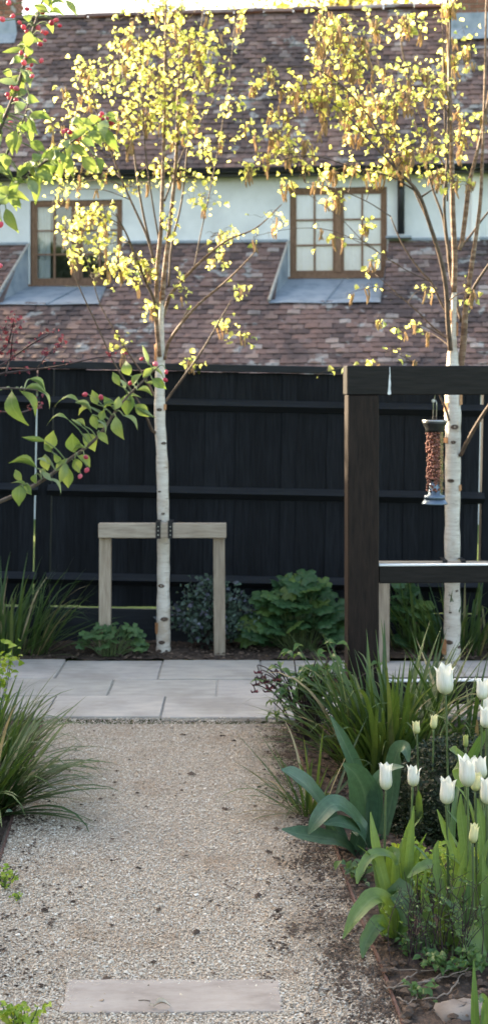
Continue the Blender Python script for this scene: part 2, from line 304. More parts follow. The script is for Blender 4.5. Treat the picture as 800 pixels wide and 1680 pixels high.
# ------------------------------------------------------------------ mesh helpers
class MB:
    def __init__(s): s.v = []; s.f = []
    def add(s, vs, fs):
        o = len(s.v); s.v.extend([tuple(v) for v in vs]); s.f.extend([tuple(i + o for i in f) for f in fs])
    def quad(s, a, b, c, d): s.add([a, b, c, d], [(0, 1, 2, 3)])
    def box(s, x0, x1, y0, y1, z0, z1, mtx=None):
        vs = [Vector(p) for p in ((x0, y0, z0), (x1, y0, z0), (x1, y1, z0), (x0, y1, z0), (x0, y0, z1), (x1, y0, z1), (x1, y1, z1), (x0, y1, z1))]
        if mtx: vs = [mtx @ v for v in vs]
        s.add(vs, [(0, 3, 2, 1), (4, 5, 6, 7), (0, 1, 5, 4), (1, 2, 6, 5), (2, 3, 7, 6), (3, 0, 4, 7)])
    def bbox(s, x0, x1, y0, y1, z0, z1, b=0.004, mtx=None):
        """box with chamfered edges"""
        vs = []; idx = {}
        X = (x0, x1); Yv = (y0, y1); Z = (z0, z1)
        for i in (0, 1):
            for j in (0, 1):
                for k in (0, 1):
                    sx, sy, sz = (1 - 2 * i) * b, (1 - 2 * j) * b, (1 - 2 * k) * b
                    idx[i, j, k, 0] = len(vs); vs.append(Vector((X[i], Yv[j] + sy, Z[k] + sz)))
                    idx[i, j, k, 1] = len(vs); vs.append(Vector((X[i] + sx, Yv[j], Z[k] + sz)))
                    idx[i, j, k, 2] = len(vs); vs.append(Vector((X[i] + sx, Yv[j] + sy, Z[k])))
        fs = []
        for i in (0, 1):
            q = [idx[i, 0, 0, 0], idx[i, 1, 0, 0], idx[i, 1, 1, 0], idx[i, 0, 1, 0]]; fs.append(q if i else q[::-1])
            q = [idx[0, i, 0, 1], idx[0, i, 1, 1], idx[1, i, 1, 1], idx[1, i, 0, 1]]; fs.append(q if i else q[::-1])
            q = [idx[0, 0, i, 2], idx[1, 0, i, 2], idx[1, 1, i, 2], idx[0, 1, i, 2]]; fs.append(q if i else q[::-1])
        for a in (0, 1):
            for c in (0, 1):
                fs.append([idx[a, c, 0, 0], idx[a, c, 0, 1], idx[a, c, 1, 1], idx[a, c, 1, 0]])
                fs.append([idx[a, 0, c, 0], idx[a, 0, c, 2], idx[a, 1, c, 2], idx[a, 1, c, 0]])
                fs.append([idx[0, a, c, 1], idx[0, a, c, 2], idx[1, a, c, 2], idx[1, a, c, 1]])
        for i in (0, 1):
            for j in (0, 1):
                for k in (0, 1): fs.append([idx[i, j, k, 0], idx[i, j, k, 1], idx[i, j, k, 2]])
        if mtx: vs = [mtx @ v for v in vs]
        s.add(vs, fs)
    def tube(s, pts, rads, sides=8, cap=True):
        pts = [Vector(p) for p in pts]; n = len(pts)
        vs = []; fs = []; up = None
        for i, p in enumerate(pts):
            d = (pts[min(i + 1, n - 1)] - pts[max(i - 1, 0)])
            d = d.normalized() if d.length > 1e-9 else Vector((0, 0, 1))
            if up is None:
                up = d.orthogonal().normalized()
            up = (up - d * up.dot(d)); up = up.normalized() if up.length > 1e-6 else d.orthogonal().normalized()
            q = d.cross(up)
            for k in range(sides):
                a = 2 * math.pi * k / sides
                vs.append(p + (up * math.cos(a) + q * math.sin(a)) * rads[i])
        for i in range(n - 1):
            for k in range(sides):
                k2 = (k + 1) % sides
                fs.append((i * sides + k, i * sides + k2, (i + 1) * sides + k2, (i + 1) * sides + k))
        if cap:
            fs.append(tuple(range(sides))[::-1]); fs.append(tuple((n - 1) * sides + k for k in range(sides)))
        s.add(vs, fs)
    def lathe(s, prof, sides=20, c=(0, 0, 0)):
        vs = []; fs = []; n = len(prof)
        for r, z in prof:
            for k in range(sides):
                a = 2 * math.pi * k / sides; vs.append((c[0] + r * math.cos(a), c[1] + r * math.sin(a), c[2] + z))
        for i in range(n - 1):
            for k in range(sides):
                k2 = (k + 1) % sides
                fs.append((i * sides + k, i * sides + k2, (i + 1) * sides + k2, (i + 1) * sides + k))
        s.add(vs, fs)
    def merge(s, me_v, me_f, mtx): s.add([mtx @ Vector(v) for v in me_v], me_f)
    def mesh(s, name, mat, smooth=False):
        me = bpy.data.meshes.new(name); me.from_pydata(s.v, [], s.f)
        me.materials.append(M[mat] if isinstance(mat, str) else mat)
        if smooth: me.polygons.foreach_set('use_smooth', [True] * len(me.polygons))
        me.update()
        return me
    def obj(s, name, mat, parent=None, smooth=False, **kw):
        return link(name, s.mesh(name, mat, smooth), parent, **kw)
def link(name, me, parent=None, mtx=None, kind=None, label=None):
    o = bpy.data.objects.new(name, me); COL.objects.link(o)
    if parent is not None: o.parent = parent
    if mtx is not None: o.matrix_local = mtx
    if kind: o['kind'] = kind
    if label: o['label'] = label
    return o
def thing(name, label, cat, loc=(0, 0, 0), rotz=0.0, group=None):
    o = bpy.data.objects.new(name, None); COL.objects.link(o); o.empty_display_size = 0.1
    o.location = loc; o.rotation_euler = (0, 0, rotz)
    return tag(o, label, cat, group)
def tag(o, label, cat, group=None):
    o['label'] = label; o['category'] = cat
    if group: o['group'] = group
    return o
def smooth_path(pts, sub=4):
    """Catmull-Rom through the given points"""
    p = [Vector(q) for q in pts]
    if len(p) < 3: return p
    out = []
    q = [p[0] * 2 - p[1]] + p + [p[-1] * 2 - p[-2]]
    for i in range(1, len(q) - 2):
        for k in range(sub):
            t = k / sub
            out.append(0.5 * ((2 * q[i]) + (q[i + 1] - q[i - 1]) * t + (2 * q[i - 1] - 5 * q[i] + 4 * q[i + 1] - q[i + 2]) * t * t + (3 * q[i] - q[i - 1] - 3 * q[i + 1] + q[i + 2]) * t ** 3))
    out.append(p[-1])
    return out
def lerp_list(vals, n):
    return [vals[int(min(i / (n - 1) * (len(vals) - 1), len(vals) - 1.0001))] * (1 - (i / (n - 1) * (len(vals) - 1)) % 1) + vals[min(len(vals) - 1, int(i / (n - 1) * (len(vals) - 1) - 1e-9) + 1)] * ((i / (n - 1) * (len(vals) - 1)) % 1) for i in range(n)] if n > 1 else [vals[0]]
def frame(base, tip, nrm, w, L=None):
    """matrix taking a unit leaf (along +Y, face +Z) from base to tip"""
    d = tip - base; ln = d.length; y = d.normalized()
    n = Vector(nrm); n = n - y * n.dot(y)
    n = n.normalized() if n.length > 1e-4 else y.orthogonal().normalized()
    x = y.cross(n)
    m = Matrix(((x.x * w, y.x * ln, n.x * ln, base.x), (x.y * w, y.y * ln, n.y * ln, base.y), (x.z * w, y.z * ln, n.z * ln, base.z), (0, 0, 0, 1)))
    return m
def leaf_geo(widths, fold=0.12, curl=0.15, wave=0.0, seed=0):
    """unit leaf: length 1 along +Y, max width 1; folded along the midrib and arched"""
    r = random.Random(seed); n = len(widths); v = []; f = []
    for i, w in enumerate(widths):
        t = i / (n - 1); z = curl * (math.sin(math.pi * t * 0.9) - 1.1 * t * t)
        wz = wave * r.uniform(-1, 1)
        v += [(-w / 2, t, z + fold * w + wz), (0, t, z), (w / 2, t, z + fold * w - wz)]
    for i in range(n - 1):
        a = i * 3; f += [(a, a + 1, a + 4, a + 3), (a + 1, a + 2, a + 5, a + 4)]
    return v, f
def set_uv(me, k, n):
    uv = me.uv_layers.new(name='UVMap'); d = []
    for lp in me.loops: d += [(lp.vertex_index % k) / (k - 1), (lp.vertex_index // k) / max(1, n - 1)]
    uv.data.foreach_set('uv', d)
    return me
def geo_mesh(geo, name, mat, smooth=True, k=0):
    b = MB(); b.add(*geo); me = b.mesh(name, mat, smooth)
    if k: set_uv(me, k, len(geo[0]) // k)
    return me
def blade_geo(droop, lean=0.15, w=0.03, segs=8, fold=0.25, power=1.6, taper=2.4, twist=0.0):
    """unit strap leaf rising from the origin along +Z and arching over towards +X"""
    v = []; f = []; p = Vector((0, 0, 0)); st = 1.0 / segs
    for i in range(segs + 1):
        t = i / segs; a = lean + droop * t ** power
        d = Vector((math.sin(a), 0, math.cos(a))); nrm = Vector((-math.cos(a), 0, math.sin(a)))
        ww = w * min(1, 0.55 + 2.2 * t) * max(0.02, 1 - t ** taper) / 2
        c, s_ = math.cos(twist * t), math.sin(twist * t)
        side = Vector((0, 1, 0)) * c + nrm * s_
        v += [tuple(p - side * ww + nrm * ww * fold), tuple(p), tuple(p + side * ww + nrm * ww * fold)]
        p = p + d * st
    for i in range(segs):
        a = i * 3; f += [(a, a + 1, a + 4, a + 3), (a + 1, a + 2, a + 5, a + 4)]
    return v, f
def rotz_scale(loc, ang, s, tilt=0.0, wid=1.0):
    return Matrix.Translation(loc) @ Matrix.Rotation(ang, 4, 'Z') @ Matrix.Rotation(tilt, 4, 'Y') @ Matrix.Diagonal((s, s * wid, s, 1))
def lerp_list(vals, n):
    out = []
    for i in range(n):
        x = i / max(1, n - 1) * (len(vals) - 1); k = min(int(x), max(0, len(vals) - 2))
        out.append(vals[k] + (vals[min(k + 1, len(vals) - 1)] - vals[k]) * (x - k))
    return out

# ================================================================== THE SETTING
def sheet(name, pts, z, mat, kind='structure'):
    b = MB(); b.add([(x, y, z) for x, y in pts], [tuple(range(len(pts)))])
    return b.obj(name, mat, kind=kind)
sheet('ground', [(-1500, -1500), (1500, -1500), (1500, 1500), (-1500, 1500)], 0.0, 'ground')
XR = lambda Y: 0.21 + 0.063 * (6.86 - Y)
XL = lambda Y: -0.98 + 0.063 * (6.86 - Y)
path = sheet('gravel_path', [(XL(1.5) - .02, 1.5), (XR(1.5) + .02, 1.5), (XR(6.87) + .02, 6.87), (XL(6.87) - .02, 6.87)], 0.004, 'gravel_base')

def fbm(x, y):
    return (math.sin(x * 9.1 + 1.3 * math.sin(y * 7.3)) + math.sin(y * 11.7 + x * 3.1 + 2.1) * 0.7 + math.sin(x * 27 + y * 21) * 0.4 + math.sin(x * 43 - y * 51) * 0.3) / 2.4
def soil(name, x0, x1, y0, y1, nx, ny, base, amp, left=None, right=None):
    b = MB(); vs = []
    for j in range(ny + 1):
        for i in range(nx + 1):
            y = y0 + (y1 - y0) * j / ny
            a = left(y) if left else x0; c = right(y) if right else x1
            u = i / nx; x = a + (c - a) * u ** 1.5 if left else a + (c - a) * u
            edge = min(1, 6 * min(u, 1 - u) + .1)
            vs.append((x, y, base + edge * amp * (0.6 + 0.8 * fbm(x, y) + rnd.uniform(-.5, .5))))
    fs = [(j * (nx + 1) + i, j * (nx + 1) + i + 1, (j + 1) * (nx + 1) + i + 1, (j + 1) * (nx + 1) + i) for j in range(ny) for i in range(nx)]
    b.add(vs, fs)
    return b.obj(name, 'soil', kind='structure', smooth=True)
soil('soil_bed', 0, 2.6, 2.4, 6.88, 60, 130, 0.012, 0.018, left=lambda y: XR(y) + 0.012)
soil('soil_bed', -2.6, 0, 2.4, 6.88, 50, 90, 0.012, 0.015, right=lambda y: XL(y) - 0.012, left=lambda y: -2.6)
soil('soil_bed', -3.0, 3.0, 8.28, 8.93, 130, 24, 0.026, 0.016)

# paving: sandstone slabs, each one a piece of the pavement
pave = sheet('paving', [(-3.2, 6.895), (3.2, 6.895), (3.2, 8.28), (-3.2, 8.28)], 0.0245, 'mortar')
pr = random.Random(3)
rows = [(6.89, 7.345, -0.98), (7.345, 7.765, -0.716), (7.765, 8.28, -1.047)]
for y0, y1, xa in rows:
    k0 = -4
    for k in range(k0, 7):
        x0 = xa + 0.571 * k; x1 = x0 + 0.571
        if x0 < -3.1 or x1 > 3.1: continue
        b = MB(); g = 0.0045
        b.bbox(x0 + g, x1 - g, y0 + g * .8, y1 - g * .8, 0.0125, 0.031 + pr.uniform(-.0015, .002), 0.003)
        o = b.obj('paving_slab', 'slab', pave)
        o.rotation_euler = (pr.uniform(-.001, .001), pr.uniform(-.001, .001), 0)

# gravel: angular chips in one mass
def pebbles():
    r = random.Random(11); vs = []; fs = []
    base = [(1, 0, 0), (0, 1, 0), (-1, 0, 0), (0, -1, 0), (0, 0, 1), (0, 0, -1)]
    tri = [(0, 1, 4), (1, 2, 4), (2, 3, 4), (3, 0, 4), (1, 0, 5), (2, 1, 5), (3, 2, 5), (0, 3, 5)]
    n = 0
    while n < 150000:
        u = r.random(); Y = 3.45 + (6.888 - 3.45) * u ** 1.45
        x = r.uniform(XL(Y) - .0, XR(Y) + .0)
        if abs(x / Y * F) > 470: continue
        s = 0.0020 + 0.0028 * r.random() ** 2.2
        if r.random() < .035: s *= r.uniform(1.4, 2.1)
        a, c = r.uniform(0, 6.28), r.uniform(-.5, .5)
        ca, sa = math.cos(a), math.sin(a); sx, sy, sz = s * r.uniform(.8, 1.5), s * r.uniform(.7, 1.1), s * r.uniform(.35, .7)
        z = 0.0045 + sz * r.uniform(.2, .9) + r.random() * .005 + .006 * max(0, fbm(x * .55, Y * .45)) + .018 * max(0, min(1, (Y - 6.76) / .12))
        o = len(vs)
        for p in base:
            px, py, pz = p[0] * sx * r.uniform(.7, 1.2), p[1] * sy * r.uniform(.7, 1.2), p[2] * sz
            pz += px * c
            vs.append((x + px * ca - py * sa + p[2] * sx * .3, Y + px * sa + py * ca, z + pz))
        fs += [(i + o, j + o, k + o) for i, j, k in tri]
        n += 1
    b = MB(); b.v = vs; b.f = fs
    b.obj('gravel', 'pebble', kind='stuff')
pebbles()

def crumbs():
    """dark soil crumbs kicked from the beds on to the gravel, and mulch on the beds"""
    r = random.Random(5); b = MB()
    def clod(x, y, s, z=0.012):
        v = []; 
        for p in ((1, 0, 0), (.3, .9, 0), (-.8, .5, 0), (-.8, -.6, 0), (.4, -.9, 0), (0.1, 0, .8), (0, 0, -.6)):
            v.append((x + p[0] * s * r.uniform(.7, 1.4), y + p[1] * s * r.uniform(.7, 1.3), z + p[2] * s * r.uniform(.5, .9)))
        b.add(v, [(0, 1, 5), (1, 2, 5), (2, 3, 5), (3, 4, 5), (4, 0, 5), (1, 0, 6), (2, 1, 6), (3, 2, 6), (4, 3, 6), (0, 4, 6)])
    for _ in range(480):                                   # along the right edging, thickest near the twiggy shrub
        Y0 = r.uniform(3.5, 6.7); d0 = abs(r.gauss(0, .11 if Y0 < 5.0 else .05)); sp = r.uniform(.006, .035)
        for _ in range(r.randrange(4, 30)):
            Y = Y0 + r.gauss(0, sp * 1.6); clod(min(XR(Y), XR(Y) - d0 + r.gauss(0, sp)), Y, .002 + .006 * r.random() ** 2.5)
    for _ in range(95):
        Y0 = r.uniform(3.5, 5.4); d0 = abs(r.gauss(0, .10)); sp = r.uniform(.006, .035)
        for _ in range(r.randrange(3, 22)):
            Y = Y0 + r.gauss(0, sp * 1.6); clod(max(XL(Y), XL(Y) + d0 + r.gauss(0, sp)), Y, .002 + .006 * r.random() ** 2.5)
    for _ in range(80):
        Y = r.uniform(3.6, 6.8); clod(r.uniform(XL(Y), XR(Y)), Y, r.uniform(.004, .012))
    for px, py, w in ((187, 1417, 10), (228, 1430, 9), (258, 1497, 9), (325, 1535, 14), (465, 1545, 12), (480, 1538, 9), (705, 1535, 10), (370, 1332, 12), (313, 1274, 14), (300, 1209, 8), (365, 1211, 9), (312, 1187, 9), (510, 1530, 20), (460, 1500, 16), (430, 1475, 18), (500, 1470, 12)):
        p = G(px, py)
        for q in range(3): clod(p.x + r.uniform(-.5, .5) * w / F * p.y, p.y + r.uniform(-.01, .01), w * r.uniform(.25, .45) / F * p.y)
    for _ in range(1800):
        Y = r.uniform(3.5, 6.8); clod(XR(Y) + r.random() ** 1.3 * .9, Y, r.uniform(.005, .016), .03)
    for _ in range(1500): clod(r.uniform(-2.2, 2.2), r.uniform(8.27, 8.8), r.uniform(.005, .016), .045)
    b.obj('soil_crumbs', 'clod', kind='stuff')
crumbs()
def spill():
    """chips walked on to the stepping stone and the paving edge"""
    r = random.Random(33); b = MB()
    a, c = G(101, 1660, .02), G(460, 1606, .02)
    for _ in range(520):
        if r.random() < .55: x, y, z = r.uniform(a.x - .015, c.x + .02), (a.y if r.random() < .5 else c.y) + r.gauss(0, .009), .0125
        elif r.random() < .5: x, y, z = r.choice((a.x, c.x + .008)) + r.gauss(0, .012), r.uniform(a.y, c.y), .0125
        else: x, y, z = r.uniform(-1.1, .35), 6.885 + abs(r.gauss(0, .03)) - .008, .031
        s = r.uniform(.0018, .0045); q = r.uniform(0, 6.28); ca, sa = math.cos(q), math.sin(q)
        v = [(x + (p * ca - u * sa) * s * r.uniform(.8, 1.4), y + (p * sa + u * ca) * s, z + w * s * .7) for p, u, w in ((1, 0, .1), (0, 1, 0), (-1, 0, .1), (0, -1, 0), (0, 0, .9), (0, 0, -.6))]
        b.add(v, [(0, 1, 4), (1, 2, 4), (2, 3, 4), (3, 0, 4), (1, 0, 5), (2, 1, 5), (3, 2, 5), (0, 3, 5)])
    b.obj('spilled_chips', 'pebble', kind='stuff')
spill()

# rusty edging strips along the path
for nm, fx, lab in (('path_edging', XR, 'rusty steel edging strip between the gravel and the tulip bed'), ('path_edging', XL, 'rusty steel edging strip along the left side of the gravel path')):
    b = MB(); n = 14
    for i in range(n):
        ya, yb = 2.5 + 4.35 * i / n, 2.5 + 4.35 * (i + 1) / n
        o = 0.004 * math.sin(i * 1.7); o2 = 0.004 * math.sin((i + 1) * 1.7)
        b.add([(fx(ya) - .004 + o, ya, 0), (fx(ya) + .004 + o, ya, 0), (fx(yb) + .004 + o2, yb, 0), (fx(yb) - .004 + o2, yb, 0),
               (fx(ya) - .004 + o, ya, .020), (fx(ya) + .004 + o, ya, .020), (fx(yb) + .004 + o2, yb, .020), (fx(yb) - .004 + o2, yb, .020)],
              [(4, 5, 6, 7), (0, 1, 5, 4), (1, 2, 6, 5), (2, 3, 7, 6), (3, 0, 4, 7)])
    tag(b.obj(nm, 'rust'), lab, 'edging', 'rusty edging strips of the path')

# stepping stone let into the gravel
def step_stone():
    a, b_, c, d = G(113, 1606, .014), G(457, 1606, .014), G(462, 1658, .014), G(101, 1660, .014)
    r = random.Random(8); ring = []
    for p, q, n in ((d, c, 16), (c, b_, 5), (b_, a, 16), (a, d, 5)):
        for i in range(n):
            t = i / n; v = p.lerp(q, t); ring.append(Vector((v.x + r.uniform(-.004, .004), v.y + r.uniform(-.0035, .0035), 0)))
    n = len(ring); ce = sum(ring, Vector()) / n; mb = MB(); vs = []
    vs += [(v.x, v.y, 0) for v in ring]; vs += [(v.x, v.y, .012) for v in ring]
    vs += [(v.x + (ce.x - v.x) * .015, v.y + (ce.y - v.y) * .04, .0135 + r.uniform(-.0007, .0007)) for v in ring]
    fs = [(i, (i + 1) % n, n + (i + 1) % n, n + i) for i in range(n)] + [(n + i, n + (i + 1) % n, 2 * n + (i + 1) % n, 2 * n + i) for i in range(n)] + [tuple(range(2 * n, 3 * n))]
    mb.add(vs, fs)
    tag(mb.obj('stepping_stone', 'step'), 'flat pinkish sandstone stepping stone set in the gravel path', 'stepping stone')
step_stone()
def dry_leaf():
    mb = MB(); p = G(262, 1652, .016)
    g = leaf_geo([.05, .5, .9, 1, .8, .4, .05], fold=.3, curl=.25)
    m = frame(Vector((p.x - .018, p.y - .002, .016)), Vector((p.x + .03, p.y + .004, .022)), (0.2, -.4, 1), .016)
    mb.merge(g[0], g[1], m)
    m = frame(Vector((p.x - .03, p.y + .004, .015)), Vector((p.x - .012, p.y + .0, .019)), (-.3, -.5, 1), .008)
    mb.merge(g[0], g[1], m)
    tag(mb.obj('fallen_leaf', 'dry_leaf', smooth=True), 'curled pale dry leaf lying on the stepping stone', 'leaf')
    s = MB(); q = G(236, 1642, .015)
    s.tube([(q.x - .014, q.y + .002, .0155), (q.x, q.y - .002, .018), (q.x + .008, q.y, .0165), (q.x + .017, q.y - .003, .0155)], [.0012] * 4, 5)
    tag(s.obj('fallen_stick', 'knot'), 'short dark curved twig lying on the stepping stone', 'stick')
dry_leaf()
def rock():
    r = random.Random(4); mb = MB(); vs = []; c = G(765, 1672, 0); n = 16
    for k, (s, z) in enumerate(((1, 0), (1.02, .012), (.93, .030), (.6, .040), (.0, .042))):
        for i in range(n):
            a = 6.283 * i / n; w = 1 + .12 * math.sin(a * 2 + 1) + .07 * math.sin(a * 5)
            vs.append((c.x + .085 * s * w * math.cos(a), c.y + .06 * s * w * math.sin(a), z + r.uniform(-.004, .004)))
    fs = [(k * n + i, k * n + (i + 1) % n, (k + 1) * n + (i + 1) % n, (k + 1) * n + i) for k in range(4) for i in range(n)]
    mb.add(vs, fs)
    tag(mb.obj('rock', 'rock', smooth=True), 'pale rounded rock on the soil at the front of the tulip bed', 'rock')
rock()

# ================================================================== FENCE
def fence():
    t = thing('garden_fence', 'black stained timber fence of vertical boards with three rails', 'fence', (0, 8.9, 0))
    t.rotation_euler = (0, 0.0195, 0)
    r = random.Random(21)
    bays = [(-2.6, -1.349), (-1.231, 0.700), (0.812, 1.470), (1.60, 2.9)]
    v = []
    for k in range(4):                                        # feather edge boards, thick edge over thin edge
        b = MB(); w = .5
        b.add([(-w, .003, 0), (w, .0075, 0), (w, .012, 0), (-w, .012, 0), (-w, .001, 1), (w, .005, 1), (w, .012, 1), (-w, .012, 1)] if k % 2 else
              [(-w, .002, 0), (w, .0075, 0), (w, .012, 0), (-w, .012, 0), (-w, .002, 1), (w, .0075, 1), (w, .012, 1), (-w, .012, 1)],
              [(0, 1, 5, 4), (1, 2, 6, 5), (2, 3, 7, 6), (3, 0, 4, 7), (4, 5, 6, 7), (3, 2, 1, 0)])
        v.append(b.mesh('board', 'fence'))
    for x0, x1 in bays:
        n = max(1, round((x1 - x0) / .098)); w = (x1 - x0) / n
        for i in range(n):
            m = Matrix.Translation((x0 + w * (i + .5), .01 + r.uniform(-.003, .003), .233 + r.uniform(-.004, .003))) @ Matrix.Rotation(r.uniform(-.0012, .0012), 4, 'Y') @ Matrix.Diagonal((w + .008 if i < n - 1 else w - .002, 1, 1.50, 1))
            link('board', v[r.randrange(4)], t, m)
        for zc in (1.522, 0.966, 0.405):                      # triangular arris rails
            b = MB(); h = .038
            b.add([(x0 - .03, .006, zc - h), (x0 - .03, -.05, zc), (x0 - .03, .006, zc + h), (x1 + .03, .006, zc - h), (x1 + .03, -.05, zc), (x1 + .03, .006, zc + h)],
                  [(0, 1, 4, 3), (1, 2, 5, 4), (2, 0, 3, 5), (0, 2, 1), (3, 4, 5)])
            b.obj('rail', 'rail', t)
        b = MB(); b.bbox(x0 - .04, x1 + .04, -.01, .02, -.05, .221 + r.uniform(-.002, .002), .003); b.obj('gravel_board', 'rail', t).rotation_euler = (0, -.002, 0)
        b = MB(); b.bbox(x0 - .057, x1 + .057, -.03, .04, 1.737, 1.782, .004); b.obj('capping', 'rail', t)
    for xp in (-1.29, .756, 1.535):
        b = MB(); b.bbox(xp - .047, xp + .047, .0, .095, -.05, 1.733, .004); b.obj('post', 'fence', t)
fence()

# ================================================================== GARDEN FRAME
def garden_frame():
    Y0 = 6.8
    t = thing('timber_arch', 'dark brown square timber frame standing at the edge of the paving', 'garden frame', (0.573, Y0 + .075, 0), R(2.6))
    def loc(b, name, mat):
        for i, p in enumerate(b.v): b.v[i] = (p[0] - .573, p[1] - Y0 - .075, p[2])
        return b.obj(name, mat, t)
    xl, xr = P(569, 0, Y0).x, P(620, 0, Y0).x
    zt, zb = P(0, 600, Y0).z, P(0, 648, Y0).z
    b = MB(); b.bbox(xl, xr, Y0, Y0 + .15, 0, zb - .001, .004); loc(b, 'post', 'frame')
    b = MB(); b.bbox(2.0, 2.15, Y0, Y0 + .15, 0, zb - .001, .004); loc(b, 'post', 'frame')
    b = MB(); b.bbox(xl - .006, 2.17, Y0 - .003, Y0 + .155, zb, zt, .004); beam = loc(b, 'top_beam', 'frame_h')
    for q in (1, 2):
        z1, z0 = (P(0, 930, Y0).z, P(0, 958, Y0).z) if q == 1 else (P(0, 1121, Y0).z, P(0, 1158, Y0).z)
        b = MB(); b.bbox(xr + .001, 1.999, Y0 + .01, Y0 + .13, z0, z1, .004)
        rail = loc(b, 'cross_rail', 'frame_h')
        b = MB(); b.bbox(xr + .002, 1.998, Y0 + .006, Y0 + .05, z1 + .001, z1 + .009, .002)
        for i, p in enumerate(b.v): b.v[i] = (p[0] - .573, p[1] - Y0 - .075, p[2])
        b.obj('pale_top_strip', 'white_paint', rail)  # thin pale strip added along the top front edge of each rail
    # bird dropping running down the face of the beam
    b = MB(); pts = [(637.5, 602, .6), (638, 612, .7), (637.5, 622, 1.5), (637.6, 630, 2), (637, 638, 1.8), (637, 645, 3), (637, 647.5, 2.2)]
    vs = []
    for px, py, w in pts:
        for s in (-1, 1):
            p = P(px + s * w, py, Y0 - .005); vs.append((p.x - .573, p.y - Y0 - .075, p.z))
    b.add(vs, [(2 * i, 2 * i + 1, 2 * i + 3, 2 * i + 2) for i in range(len(pts) - 1)]); b.obj('dropping_streak', 'white_mark', t)
garden_frame()

# ================================================================== BIRD FEEDER
def feeder():
    Y = 6.86; s = Y / F
    top = P(712, 690, Y); X = top.x
    t = thing('bird_feeder', 'clear tube bird feeder full of peanuts hanging from the frame beam', 'bird feeder', (X, Y, P(0, 827, Y).z))
    z = lambda py: (827 - py) * s
    b = MB(); b.lathe([(.0, z(818)), (16 * s, z(818)), (21 * s, z(825)), (21.3 * s, z(827)), (0, z(827))], 28); base = b.obj('base_tray', 'zinc', t, True)
    b = MB(); b.lathe([(0, z(790)), (9 * s, z(791)), (10 * s, z(797)), (10.5 * s, z(811)), (17 * s, z(813)), (17.5 * s, z(818.5)), (0, z(818.5))], 24); b.obj('inner_cone', 'zinc', t, True)
    b = MB(); b.lathe([(14.6 * s, z(704)), (14.6 * s, z(812))], 28); b.obj('tube', 'tube', t, True)
    b = MB(); b.lathe([(0, z(690)), (18 * s, z(690)), (20.5 * s, z(692)), (19 * s, z(696)), (15.2 * s, z(704)), (15.2 * s, z(708)), (14.4 * s, z(708)), (0, z(704))], 28); b.obj('lid', 'dark_metal', t, True)
    b = MB(); b.lathe([(17 * s, z(688.8)), (20 * s, z(688.8)), (20.6 * s, z(690.5)), (20 * s, z(692)), (18 * s, z(691))], 28); b.obj('lid_rim', 'wire', t, True)
    b = MB()
    b.tube([(-2.2 * s, 0, z(690)), (-2.2 * s, 0, z(660)), (-1 * s, 0, z(656)), (1.5 * s, 0, z(656)), (3.2 * s, 0, z(660)), (3.2 * s, 0, z(690))], [1.0 * s] * 6, 6); b.obj('hanging_wire', 'wire', t, True)
    b = MB(); b.tube([(0, 0, z(656.5)), (0, 0, z(652)), (.002, -.003, z(648.3))], [.9 * s] * 3, 6); b.obj('hook', 'wire', t)
    b = MB(); b.lathe([(0, z(654)), (2.6 * s, z(656)), (3 * s, z(658)), (2.2 * s, z(660)), (0, z(661))], 10, (-2.2 * s, 0, 0)); b.obj('knob', 'white_paint', t, True)
    r = random.Random(2); b = MB()
    ico = [(0, 0, 1), (.9, 0, .4), (.28, .85, .4), (-.72, .53, .4), (-.72, -.53, .4), (.28, -.85, .4), (.72, .53, -.4), (-.28, .85, -.4), (-.9, 0, -.4), (-.28, -.85, -.4), (.72, -.53, -.4), (0, 0, -1)]
    icf = [(0, 1, 2), (0, 2, 3), (0, 3, 4), (0, 4, 5), (0, 5, 1), (1, 6, 2), (2, 7, 3), (3, 8, 4), (4, 9, 5), (5, 10, 1), (6, 7, 2), (7, 8, 3), (8, 9, 4), (9, 10, 5), (10, 6, 1), (11, 7, 6), (11, 8, 7), (11, 9, 8), (11, 10, 9), (11, 6, 10)]
    for i in range(620):
        a = r.uniform(0, 6.283); rr = 13.2 * s * math.sqrt(r.uniform(.45, 1)); zz = r.uniform(z(788) if rr < 10.5 * s else z(806), z(708))
        m = Matrix.Translation((rr * math.cos(a), rr * math.sin(a), zz)) @ Matrix.Rotation(r.uniform(0, 3), 4, (r.uniform(-1, 1), r.uniform(-1, 1), r.uniform(-1, 1))) @ Matrix.Diagonal((.0058, .0058, .0085, 1))
        b.merge(ico, icf, m)
    b.obj('peanuts', 'nut', t, True, kind='stuff')
feeder()

# ================================================================== TREE STAKES
def stakes(px_l, px_r, bar, py_top, py_bar, py_foot, Y, tie_px, label):
    s = Y / F
    t = thing('tree_stake', label, 'tree stake', (P((px_l + px_r) / 2, 0, Y).x, Y, 0), group='tree stakes beside the birches')
    L = lambda px, py: (P(px, py, Y).x - t.location.x, P(px, py, Y).z)
    for px, lean in ((px_l, .004), (px_r, -.006)):
        x, zt = L(px, py_bar + 1); b = MB(); b.bbox(x - 9.5 * s, x + 9.5 * s, .012, .012 + 19 * s, -.1, zt, .004)
        o = b.obj('stake', 'stake', t); o.rotation_euler = (0, lean, 0)
    x0, zt = L(bar[0], py_top); x1, zb = L(bar[1], py_bar)
    b = MB(); b.bbox(x0, x1, -.028, .030, zb, zt, .004); o = b.obj('cross_bar', 'stake_h', t)
    for px in tie_px:                                          # rubber straps looped round bar and trunk
        x, _ = L(px, 0); w = 4 * s
        b = MB(); b.bbox(x - w, x + w, -.0325, -.0285, zb - .004, zt + .006, .001)
        b.bbox(x - w, x + w, -.0325, .11, zt + .0065, zt + .0105, .001)
        strap = b.obj('tie_strap', 'black', t)
        b = MB()
        for k in range(3):
            zz = zb + (zt - zb) * (.22 + .28 * k); b.bbox(x - .0035, x + .0035, -.0345, -.0328, zz - .0035, zz + .0035, .0005)
        b.obj('strap_stud', 'wire', strap)
